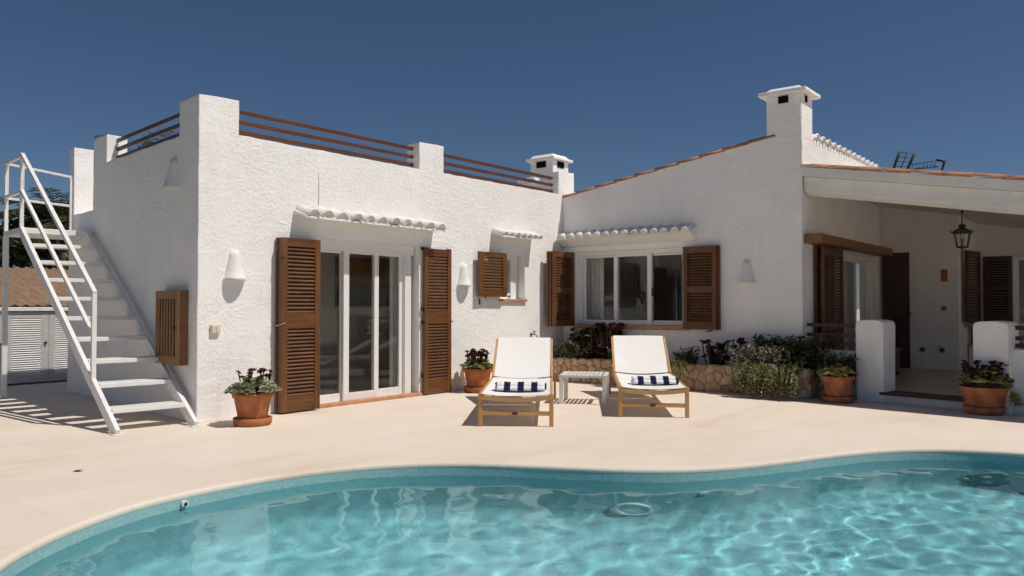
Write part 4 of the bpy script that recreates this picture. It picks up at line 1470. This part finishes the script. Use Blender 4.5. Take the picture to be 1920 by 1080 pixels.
ddir = Vector((PX2 - PX, PY1 - PY0, 0)); LL = ddir.length; ddir.normalize()
nr = Vector((-1, -0.025, 0)).normalized()
stones(mb, LL, PH + 0.03, lambda u, z: Vector((PX, PY0, z)) + ddir * u, nr, 5, 0.145, 0.003)
stones(mb, 0.5, PH + 0.02, lambda u, z: Vector((PX2 - 0.02 + u, PY1, z)), Vector((0, -1, 0)), 9, 0.2)
# cap stones on top
stones(mb, LL, 0.17, lambda u, w: Vector((PX - 0.01 + w, PY0, PH)) + ddir * u, Vector((0, 0, 1)), 15, 0.2)
mb.build('stone_facing', M['stone'], pl, fixn=True)
mb = MB(); mb.add([(7.0, -0.03, 0.36), (7.495, -0.03, 0.36), (7.495, PY1 + 0.2, 0.36), (7.1, PY1 + 0.2, 0.36)], [(0, 1, 2, 3)])
mb.build('soil', M['soil'], pl)

def aeonium(label, loc, seed, n, spread, hr, mix, group='succulents growing in the stone planter', rad=(0.05, 0.08), tilt=0.35):
    rr = random.Random(seed)
    t = thing('succulent_plant', label, 'plant', loc, 0, group)
    ms = MB(); mb = MB()
    for k in range(n):
        p = Vector((rr.uniform(-spread[0], spread[0]), rr.uniform(-spread[1], spread[1]), rr.uniform(*hr)))
        stalk(ms, (p.x * 0.6, p.y * 0.6, 0), p, 0, 0.012)
        rosette(mb, p, rr.uniform(*rad), tilt, rr.choice(mix), rr)
    ms.build('stem', M['stem'], t, fixn=False)
    mb.build('foliage', PM, t, fixn=False)
    return t
def leafy(mb, rr, base, tip, n, ll, mi, bend=0.0):
    """a thin stem with small leaves along it"""
    base = Vector(base); tip = Vector(tip)
    for k in range(n):
        t = (k + rr.random()) / n
        p = base.lerp(tip, t) + Vector((0, 0, bend * math.sin(math.pi * t)))
        d = Vector((rr.gauss(0, 1), rr.gauss(0, 1), rr.gauss(0.25, 0.7))).normalized()
        s_ = d.cross(Vector((rr.gauss(0, 1), rr.gauss(0, 1), rr.gauss(0, 1)))).normalized() * ll * 0.28
        L_ = ll * rr.uniform(0.7, 1.3)
        mb.add([p, p + d * L_ * 0.5 + s_, p + d * L_, p + d * L_ * 0.5 - s_], [(0, 1, 2, 3)], mi, False)
def bushy(label, name, loc, seed, nst, box, ll, mix, nl=16, droop=None, group='succulents growing in the stone planter'):
    rr = random.Random(seed)
    t = thing(name, label, 'plant', loc, 0, group)
    mb = MB(); ms = MB()
    (xa, xb), (ya, yb), (za, zb) = box
    for k in range(nst):
        a = Vector((rr.uniform(xa, xb) * 0.6, rr.uniform(ya, yb) * 0.7, 0.02))
        if droop and rr.random() < droop[0]:
            mi = rr.choice(droop[2])
            y_ = rr.uniform(ya, yb)
            a = Vector((-0.36, y_, rr.uniform(0.02, 0.16)))
            tip = Vector((-0.55 + rr.uniform(-0.08, 0.06), y_ + rr.uniform(-.12, .12), -rr.uniform(*droop[1])))
            leafy(mb, rr, a, tip, int(nl * 1.4), ll * 0.75, mi, 0.05)
            ms.tube([a, a.lerp(tip, 0.5) + Vector((0, 0, 0.04)), tip], 0.003, 4, 0, cap=False)
        else:
            mi = rr.choice(mix)
            tip = Vector((rr.uniform(xa, xb), rr.uniform(ya, yb), rr.uniform(za, zb)))
            leafy(mb, rr, a, tip, nl, ll, mi)
            ms.tube([a, tip], 0.004, 4, 0, cap=False)
    ms.build('stem', M['stem'], t, fixn=False)
    mb.build('foliage', PM, t, fixn=False)
    return t
SOIL = 0.36
aeonium('dark purple succulent cluster below the folded shutter', (7.24, -0.72, SOIL), 61, 85, (0.17, 0.34), (0.10, 0.60), [1, 1, 1, 0, 4], rad=(0.06, 0.10), tilt=0.5)
aeonium('purple succulent cluster under the middle of the gable window', (7.26, -1.20, SOIL), 63, 80, (0.16, 0.28), (0.12, 0.66), [1, 1, 1, 1, 4], rad=(0.06, 0.10), tilt=0.5)
bushy('low grey green bush at the left end of the planter', 'bush', (7.12, -0.50, SOIL), 65, 120, ((-0.14, 0.2), (-0.44, 0.44), (0.05, 0.36)), 0.055, [0, 0, 4, 5, 1], 16)
bushy('dark green bush behind the lounger nearer the porch', 'bush', (7.18, -1.45, SOIL), 66, 100, ((-0.15, 0.2), (-0.35, 0.35), (0.06, 0.40)), 0.055, [4, 4, 0, 5], 16)
bushy('feathery dark plant beside the backrest of the porch side lounger', 'bush', (7.20, -2.72, SOIL), 67, 44, ((-0.15, 0.15), (-0.26, 0.22), (0.12, 0.36)), 0.045, [4, 4, 1], 16)
bushy('low olive creeper spilling over the stone edge beside the lounger', 'creeper', (7.05, -2.62, SOIL), 68, 130, ((-0.2, 0.1), (-0.32, 0.34), (0.0, 0.14)), 0.045, [5, 4, 0], 14, droop=(0.5, (0.1, 0.3), [5, 5, 4, 0]))
aeonium('purple branching succulent with several dark heads against the wall', (7.22, -3.22, SOIL), 69, 26, (0.10, 0.20), (0.10, 0.44), [1], rad=(0.06, 0.095), tilt=0.5)
aeonium('tall thin stalked purple succulent beside the trailing bush', (7.22, -3.62, SOIL), 70, 18, (0.09, 0.15), (0.10, 0.46), [1], rad=(0.05, 0.08), tilt=0.5)
bushy('dark leafed bush behind the trailing plant at the planter end', 'bush', (7.36, -4.36, SOIL), 71, 260, ((-0.18, 0.10), (-0.62, 0.50), (0.14, 0.58)), 0.075, [4, 4, 4, 1], 16)
bushy('dark trailing bush hanging in front of the low porch wall', 'bush', (7.30, -4.98, SOIL), 74, 210, ((-0.28, 0.12), (-0.46, 0.12), (-0.22, 0.36)), 0.055, [4, 4, 5], 15)
bushy('cream variegated plant above the trailing greenery', 'bush', (7.08, -4.08, SOIL), 72, 230, ((-0.34, 0.12), (-0.46, 0.50), (0.06, 0.42)), 0.065, [6, 6, 6, 0, 0, 5], 15)
bushy('bright green trailing plant hanging down the right half of the planter', 'creeper', (7.04, -4.32, SOIL), 73, 330, ((-0.2, 0.1), (-0.46, 0.46), (0.05, 0.28)), 0.045, [5, 0, 4], 17, droop=(0.75, (0.05, 0.34), [5, 5, 4, 0]))

# ------------------------------------------------------------------ porch things
lan = thing('lantern', 'black iron lantern hanging from the porch ceiling', 'lantern', (8.5, -6.60, 2.25))
mb = MB()
n = 6
mb.lathe([(0.075, 0.0), (0.082, 0.012), (0.075, 0.022)], n, 0, smooth=False)
mb.lathe([(0.118, 0.215), (0.150, 0.222), (0.152, 0.235), (0.105, 0.268), (0.050, 0.30), (0.045, 0.315), (0.062, 0.325), (0.05, 0.345), (0.02, 0.36)], n, 0, smooth=False)
for k in range(n):
    a = 2 * math.pi * k / n
    c_, s_ = math.cos(a), math.sin(a)
    mb.tube([(0.076 * c_, 0.076 * s_, 0.0), (0.118 * c_, 0.118 * s_, 0.22)], 0.007, 5)
    mb.tube([(0.148 * c_, 0.148 * s_, 0.225), (0.160 * c_, 0.160 * s_, 0.255)], 0.009, 5)
mb.tube([(0, 0, -0.03), (0, 0, 0.005)], [0.004, 0.03], 8)
mb.tube([(0, 0, 0.0), (0, 0, 0.13)], 0.012, 6)
mb.build('cage', M['dark_metal'], lan)
mb = MB(); mb.lathe([(0.072, 0.022), (0.113, 0.214)], n, 0, smooth=False); mb.build('glass_pane', M['glass'], lan)
mb = MB(); mb.tube([(0, 0, 0.355), (0, 0, 0.60)], 0.009, 6); mb.tube([(0, 0, 0.52), (0, 0, 0.56)], 0.018, 8); mb.build('chain', M['dark_metal'], lan)

pq = MB(); pq.box((-0.02, -0.115, 0), (0, 0, 0.235)); pq.box((-0.026, -0.10, 0.015), (-0.02, -0.015, 0.22))
o = pq.build('wall_plaque', M['terracotta'], bevel=0.004, loc=(12.126, -5.653, 1.84)); tag(o, 'small terracotta plaque on the porch back wall', 'plaque')
def socket(loc, lab, cat='socket'):
    t = thing('wall_socket' if cat == 'socket' else 'light_switch', lab, cat, loc, 0, 'electrical fittings on the porch wall')
    mb = MB(); mb.box((-0.012, -0.11, 0), (0, 0, 0.10)); mb.build('plate', M['chrome'], t, bevel=0.004)
    mb = MB(); mb.box((-0.018, -0.085, 0.022), (-0.012, -0.025, 0.078)); mb.build('insert', M['dark_metal'], t)
socket((12.126, -5.643, 1.277), 'metal light switch below the terracotta plaque', 'switch')
socket((12.126, -5.262, 0.47), 'wall socket low on the porch wall beside the front door')
socket((12.126, -5.605, 0.475), 'wall socket low on the porch wall near its outer corner')
bench = thing('porch_bench', 'built-in white bench with a terracotta edge under the porch window', 'bench', (13.0, -6.75, 0.15))
mb = MB(); mb.box((0.0, 0.0, 0), (1.1, 0.78, 0.43)); mb.build('base', M['plaster'], bench, bevel=0.01)
mb = MB(); mb.box((-0.05, -0.05, 0.431), (1.1, 0.78, 0.475)); mb.build('seat', M['sill_tile'], bench, bevel=0.006)
mb = MB()
n = 10
v = []; f = []
for i in range(n + 1):
    for j in range(n + 1):
        u = i / n * 2 - 1; w = j / n * 2 - 1
        for s_ in (1, -1):
            th = 0.075 * max(0.0, (1 - u ** 4) * (1 - w ** 4)) ** 0.5
            v.append((s_ * th, u * 0.2, 0.2 + w * 0.2))
def ci_(i, j, s_): return (i * (n + 1) + j) * 2 + s_
for i in range(n):
    for j in range(n):
        f.append((ci_(i, j, 0), ci_(i + 1, j, 0), ci_(i + 1, j + 1, 0), ci_(i, j + 1, 0)))
        f.append((ci_(i, j, 1), ci_(i, j + 1, 1), ci_(i + 1, j + 1, 1), ci_(i + 1, j, 1)))
mb.add(v, f, 0, True)
o = mb.build('cushion', M['cushion'], loc=(13.17, -6.19, 0.632))
tag(o, 'teal patterned cushion on the porch bench', 'cushion')
ch = thing('wooden_chest', 'dark weathered chest just visible behind the porch pillar', 'chest', (9.75, -5.30, 0.15))
mb = MB(); mb.box((0.03, 0.0, 0.06), (0.65, 0.5, 0.44)); mb.build('body', M['interior_dark'], ch, bevel=0.008)
mb = MB(); mb.box((0.0, -0.03, 0.441), (0.68, 0.53, 0.475)); mb.build('lid', M['door_wood'], ch, bevel=0.006)
for x in (0.05, 0.57):
    for y in (0.01, 0.43):
        mb = MB(); mb.box((x, y, 0), (x + 0.06, y + 0.06, 0.06)); mb.build('foot', M['door_wood'], ch)

# TV aerial lying low on the porch roof
an = thing('television_aerial', 'dark television aerial on the porch roof', 'aerial', (9.0, -5.66, 3.38))
def AP(y, z):
    return (0.0, y + 5.66, z - 3.38)
mb = MB()
mb.tube([AP(-5.515, 3.55), AP(-5.645, 3.90)], 0.022, 6).tube([AP(-5.74, 3.56), AP(-5.86, 3.83)], 0.022, 6)
for k in range(5):
    t_ = k / 4
    a = Vector(AP(-5.53, 3.59)).lerp(Vector(AP(-5.64, 3.885)), t_); b_ = Vector(AP(-5.735, 3.575)).lerp(Vector(AP(-5.855, 3.82)), t_)
    mb.tube([a, b_], 0.006, 5)
mb.tube([AP(-5.60, 3.50), AP(-5.76, 3.86)], 0.008, 5)
mb.build('reflector', M['antenna'], an)
mb = MB()
mb.tube([AP(-5.66, 3.575), AP(-6.20, 3.585)], 0.009, 6).tube([AP(-5.8, 3.66), AP(-6.22, 3.68)], 0.006, 6)
for k in range(7):
    y = -5.82 - k * 0.055
    mb.tube([(-0.12, y + 5.66, 0.20 + k * 0.004), (0.12, y + 5.66, 0.20 + k * 0.004)], 0.005, 5)
    mb.tube([AP(y, 3.575), AP(y - 0.01, 3.66)], 0.004, 5)
mb.tube([AP(-6.17, 3.69), AP(-6.29, 3.66), AP(-6.25, 3.52)], [0.02, 0.028, 0.016], 6)
mb.build('boom', M['antenna'], an)
mb = MB(); mb.tube([(0.0, 0.0, -0.2), (0, 0, 0.2)], 0.018, 8); mb.build('mast', M['antenna'], an)

# ------------------------------------------------------------------ inside the rooms, seen through glass
def curtain(label, pts, z0, z1):
    mb = MB()
    v = []; n = len(pts)
    for z in (z0, z1):
        v += [(p[0], p[1], z) for p in pts]
    v += [(p[0] + 0.004, p[1] + 0.006, z0) for p in pts] + [(p[0] + 0.004, p[1] + 0.006, z1) for p in pts]
    f = []
    for k in range(n - 1):
        f.append((k, k + 1, n + k + 1, n + k)); f.append((2 * n + k, 3 * n + k, 3 * n + k + 1, 2 * n + k + 1))
    mb.add(v, f, 0, True)
    o = mb.build('curtain', M['curtain'], fixn=False)
    return tag(o, label, 'curtain', 'white curtains behind the windows')
curtain('white curtain gathered at the right edge of the sliding door', [(3.38 + k * 0.012, 0.36 + 0.03 * math.sin(k * 1.3), 0) for k in range(22)], 0.03, 2.35)
curtain('white curtain on the left side of the gable window', [(7.86 + 0.03 * math.sin(k * 1.2), -0.18 - k * 0.018, 0) for k in range(30)], 0.4, 2.45)
curtain('white curtain behind the porch sliding door', [(9.75 + k * 0.04, PR + 0.42 + 0.035 * math.sin(k * 1.15), 0) for k in range(48)], 0.18, 2.45)
mb = MB(); mb.box((0, 0, 0), (1.37, 0.035, 0.88)); mb.box((-0.02, 0.036, -0.02), (1.39, 0.05, 0.90))
o = mb.build('painting', M['canvas'], loc=(4.48, 2.99, 1.39)); tag(o, 'abstract orange and plum canvas on the room wall behind the sliding door', 'painting')
refl_block = thing('reflection_block', 'dark block added in the room, standing for a shutter reflected in the gable window', 'reflection_block', (10.6, 0.15, 0.02))  # added dark block imitates the shutter mirrored in the glass
mb = MB(); mb.box((0, -0.75, 0), (0.55, 0.0, 2.15)); mb.build('body', M['interior_dark'], refl_block, bevel=0.01)
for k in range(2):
    mb = MB(); mb.box((-0.025, -0.74 + k * 0.37, 0.05), (-0.002, -0.385 + k * 0.37, 2.1)); mb.build('door', M['interior_dark'], refl_block, bevel=0.005)

# ------------------------------------------------------------------ pool fittings and a leaf
mb = MB(); mb.tube([(0, 0, 0), (0.0, -0.035, -0.002)], [0.024, 0.026], 12); 
nz = thing('pool_nozzle', 'small pale water nozzle on the left pool rim', 'nozzle', (-1.885, -3.143, -0.075))
mb.build('collar', M['white_metal'], nz)
mb = MB(); mb.tube([(0, -0.036, -0.002), (0, -0.042, -0.002)], 0.013, 10); mb.build('spout', M['dark_metal'], nz)
def wall_point(i_f):
    i0 = int(i_f); 
    p = pool[i0 % len(pool)]
    t_ = (pool[(i0 + 1) % len(pool)] - pool[i0 - 1]).normalized()
    nn_ = Vector((-t_.y, t_.x)) * SGN
    return p, nn_
def nearest(x, y):
    return min(range(len(pool)), key=lambda k: (pool[k] - Vector((x, y))).length)
def ring_light(name, label, cat, x, y, z, R_, r_):
    p, nn_ = wall_point(nearest(x, y))
    t = thing(name, label, cat, (p.x - nn_.x * 0.012, p.y - nn_.y * 0.012, z), math.atan2(-nn_.y, -nn_.x) + math.pi / 2)
    mb = MB()
    n = 28; v = []; f = []
    for i in range(n):
        a = 2 * math.pi * i / n
        for k in range(8):
            b_ = 2 * math.pi * k / 8
            rr_ = R_ + r_ * math.cos(b_)
            v.append((rr_ * math.cos(a), r_ * 0.7 * math.sin(b_), rr_ * math.sin(a)))
    for i in range(n):
        for k in range(8):
            f.append((i * 8 + k, i * 8 + (k + 1) % 8, ((i + 1) % n) * 8 + (k + 1) % 8, ((i + 1) % n) * 8 + k))
    mb.add(v, f, 0, True); rim = mb.build('rim', M['white_frame'], t); rim.cycles.is_caustics_receiver = True
    mb = MB()
    mb.add([(R_ * math.cos(2 * math.pi * k / n), 0.004, R_ * math.sin(2 * math.pi * k / n)) for k in range(n)] + [(0, -0.02, 0)], [(k, (k + 1) % n, n) for k in range(n)], 0, True)
    ln = mb.build('lens', M['white_metal'], t); ln.cycles.is_caustics_receiver = True
    return t
ring_light('pool_light', 'round pool light with a white rim under water', 'pool light', 0.97, -5.34, -0.96, 0.15, 0.03)
ring_light('pool_inlet', 'small round inlet ring on the pool wall', 'pool inlet', 1.43, -5.66, -0.52, 0.04, 0.012)
mb = MB()
v = [(-0.05, 0, 0.004), (-0.02, -0.018, 0.008), (0.02, -0.02, 0.014), (0.055, 0.0, 0.02), (0.02, 0.018, 0.012), (-0.02, 0.02, 0.01), (0.0, 0.0, 0.003)]
mb.add(v, [(0, 1, 6), (1, 2, 6), (2, 3, 6), (3, 4, 6), (4, 5, 6), (5, 0, 6)], 0, True)
o = mb.build('fallen_leaf', M['dry_leaf'], loc=(-2.042, -1.738, 0.0), rotz=R(-50), fixn=False); tag(o, 'dry brown leaf lying on the terrace', 'leaf')

# ------------------------------------------------------------------ background left: louvred store, reed roof, trees, palms
SY = 6.60
shed = thing('garden_store', 'low garden store with white louvred doors behind the staircase', 'store', (0, SY, 0))
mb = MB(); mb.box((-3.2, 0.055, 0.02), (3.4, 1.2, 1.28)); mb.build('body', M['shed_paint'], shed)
mb = MB(); mb.box((-3.25, -0.04, 1.285), (3.45, 1.25, 1.35)); mb.build('top', M['white_metal'], shed, bevel=0.006)
def store_door(x0):
    mb = MB()
    W_, z0, z1 = 0.70, 0.03, 1.27
    mb.box((x0, 0, z0), (x0 + 0.085, 0.04, z1)).box((x0 + W_ - 0.12, 0, z0), (x0 + W_ - 0.004, 0.04, z1))
    mb.box((x0 + 0.085, 0.003, z0), (x0 + W_ - 0.12, 0.04, z0 + 0.13)).box((x0 + 0.085, 0.003, z1 - 0.11), (x0 + W_ - 0.12, 0.04, z1))
    n = 26
    a, b_ = z0 + 0.13, z1 - 0.11
    for k in range(n):
        zc = a + (b_ - a) * (k + 0.5) / n
        v = []
        for xx in (x0 + 0.083, x0 + W_ - 0.118):
            v += [(xx, 0.0, zc - 0.014), (xx, 0.0, zc - 0.008), (xx, 0.034, zc + 0.020), (xx, 0.034, zc + 0.012)]
        mb.add(v, [(0, 1, 5, 4), (1, 2, 6, 5), (2, 3, 7, 6), (3, 0, 4, 7), (0, 3, 2, 1), (4, 5, 6, 7)], 1)
    mb.box((x0 + 0.086, 0.041, z0 + 0.131), (x0 + W_ - 0.121, 0.047, z1 - 0.111), 2)  # black backing added, shade between the louvres put into its colour
    d = mb.build('door', [M['shed_paint'], M['louvre'], M['gap_shade']], shed)
    mb = MB(); mb.tube([(x0 + W_ - 0.06, -0.03, 0.72), (x0 + W_ - 0.06, 0.0, 0.72)], 0.022, 8); mb.build('handle', M['dark_metal'], d)
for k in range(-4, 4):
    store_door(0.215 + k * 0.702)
reed = thing('reed_roof', 'brown corrugated reed roof above the garden store', 'roof shelter', (0, 7.9, 0))
mb = MB()
n = 70
v = []
for (y, z) in ((0.0, 1.38), (3.3, 2.24)):
    for k in range(n + 1):
        v.append((-3.5 + 0.098 * k, y, z + 0.022 * math.cos(k * math.pi)))
v2 = [(a, b_, c_ - 0.03) for a, b_, c_ in v]
f = []
for k in range(n):
    f.append((k, k + 1, n + 2 + k, n + 1 + k)); o2 = 2 * (n + 1)
    f.append((o2 + k, o2 + n + 1 + k, o2 + n + 2 + k, o2 + k + 1))
mb.add(v + v2, f, 0, False)
mb.build('covering', M['reed'], reed, fixn=False)
for x in (-3.2, 0.0, 3.0):
    for (y, h) in ((0.15, 1.34), (3.1, 2.12)):
        mb = MB(); mb.tube([(x, y, 0), (x, y, h)], 0.05, 8); mb.build('post', M['trunk'], reed)

def tree(label, loc, h, rad, seed, n, mat, ll=0.16, base=0.25):
    rr = random.Random(seed)
    t = thing('tree', label, 'tree', loc, 0, 'trees behind the garden store')
    mb = MB(); top = Vector((rr.uniform(-.2, .2), rr.uniform(-.2, .2), h * 0.62))
    mb.tube([(0, 0, 0), top * 0.5 + Vector((0.08, 0, 0)), top], [0.14, 0.11, 0.05], 8)
    clumps = []
    for k in range(26):
        a = rr.uniform(0, 6.28); zz = rr.uniform(base, 1.0)
        ry = rad * math.sqrt(max(0.05, 1 - ((zz - 0.58) / 0.5) ** 2)) * rr.uniform(0.45, 1.0)
        c_ = Vector((math.cos(a) * ry, math.sin(a) * ry, zz * h))
        clumps.append((c_, rr.uniform(0.22, 0.46) * rad))
        mb.tube([top * rr.uniform(0.35, 0.95), c_], [0.035, 0.01], 5, cap=False)
    mb.build('trunk', M['trunk'], t)
    mb = MB()
    for k in range(n):
        c_, r_ = rr.choice(clumps)
        p = c_ + Vector((rr.gauss(0, 1), rr.gauss(0, 1), rr.gauss(0, 0.8))).normalized() * r_ * rr.uniform(0.35, 1.05)
        d = Vector((rr.gauss(0, 1), rr.gauss(0, 1), rr.gauss(0.1, 0.7))).normalized()
        s_ = d.cross(Vector((rr.gauss(0, 1), rr.gauss(0, 1), rr.gauss(0, 1)))).normalized() * ll * 0.3
        L_ = ll * rr.uniform(0.7, 1.3)
        mb.add([p, p + d * L_ * 0.5 + s_, p + d * L_, p + d * L_ * 0.5 - s_], [(0, 1, 2, 3)], 0, False)
    mb.build('crown', mat, t, fixn=False)
    return t
tree('dark leafy tree beyond the reed roof, nearest the stair landing leg', (2.35, 13.2, 0), 3.25, 1.15, 101, 4200, M['pine'])
tree('low dark tree at the left edge beyond the store', (0.9, 13.8, 0), 2.7, 1.2, 102, 3600, M['pine'])
tree('dense dark tree below the palm fronds', (3.7, 12.3, 0), 2.9, 1.1, 103, 4000, M['pine'])

def palm(label, loc, h, nfr, fl, seed, up=0.5):
    rr = random.Random(seed)
    t = thing('palm_tree', label, 'palm tree', loc, 0, 'palms behind the house')
    mb = MB()
    mb.tube([(0, 0, 0), (0.05, 0, h * 0.5), (0, 0, h)], [0.20, 0.16, 0.17], 10); mb.build('trunk', M['trunk'], t)
    mb = MB()
    for k in range(nfr):
        az = rr.uniform(0, 6.28); el = rr.uniform(-0.45, 1.25)
        d = Vector((math.cos(az), math.sin(az), 0))
        pts = []
        p = Vector((0, 0, h)); e = el
        seg = fl * rr.uniform(0.8, 1.1) / 12
        for s_ in range(13):
            pts.append(p.copy())
            p = p + (d * math.cos(e) + Vector((0, 0, 1)) * math.sin(e)) * seg
            e -= 0.115 * rr.uniform(0.7, 1.2)
        mb.tube(pts, [0.018 * (1 - i / 13) + 0.003 for i in range(13)], 4, 0, cap=False)
        side_ = d.cross(Vector((0, 0, 1)))
        for i in range(2, 13):
            for sub in (0, 0.5):
                pi_ = pts[i].lerp(pts[min(12, i + 1)], sub)
                tdir = (pts[min(12, i + 1)] - pts[i - 1]).normalized()
                for sg in (-1, 1):
                    ld = (side_ * sg * 0.85 + tdir * 0.65 + Vector((0, 0, rr.uniform(-0.35, 0.1)))).normalized()
                    L_ = fl * 0.30 * math.sin(math.pi * (0.12 + 0.8 * i / 13)) * rr.uniform(0.8, 1.15)
                    wv_ = tdir * 0.018
                    mb.add([pi_ - wv_, pi_ + wv_, pi_ + ld * L_ * 0.6 + wv_ + Vector((0, 0, -0.02)), pi_ + ld * L_ + Vector((0, 0, -0.07 * L_ / 0.5)), pi_ + ld * L_ * 0.6 - wv_ + Vector((0, 0, -0.02))], [(0, 1, 2, 3, 4)], 0, False)
    mb.build('crown', M['palm'], t, fixn=False)
    return t
palm('palm tree with drooping fronds behind the stair landing', (3.55, 12.9, 0), 3.35, 84, 1.7, 201)
palm('distant palm whose tips show between the roof rails', (7.6, 17.2, 0), 6.15, 36, 1.6, 202)
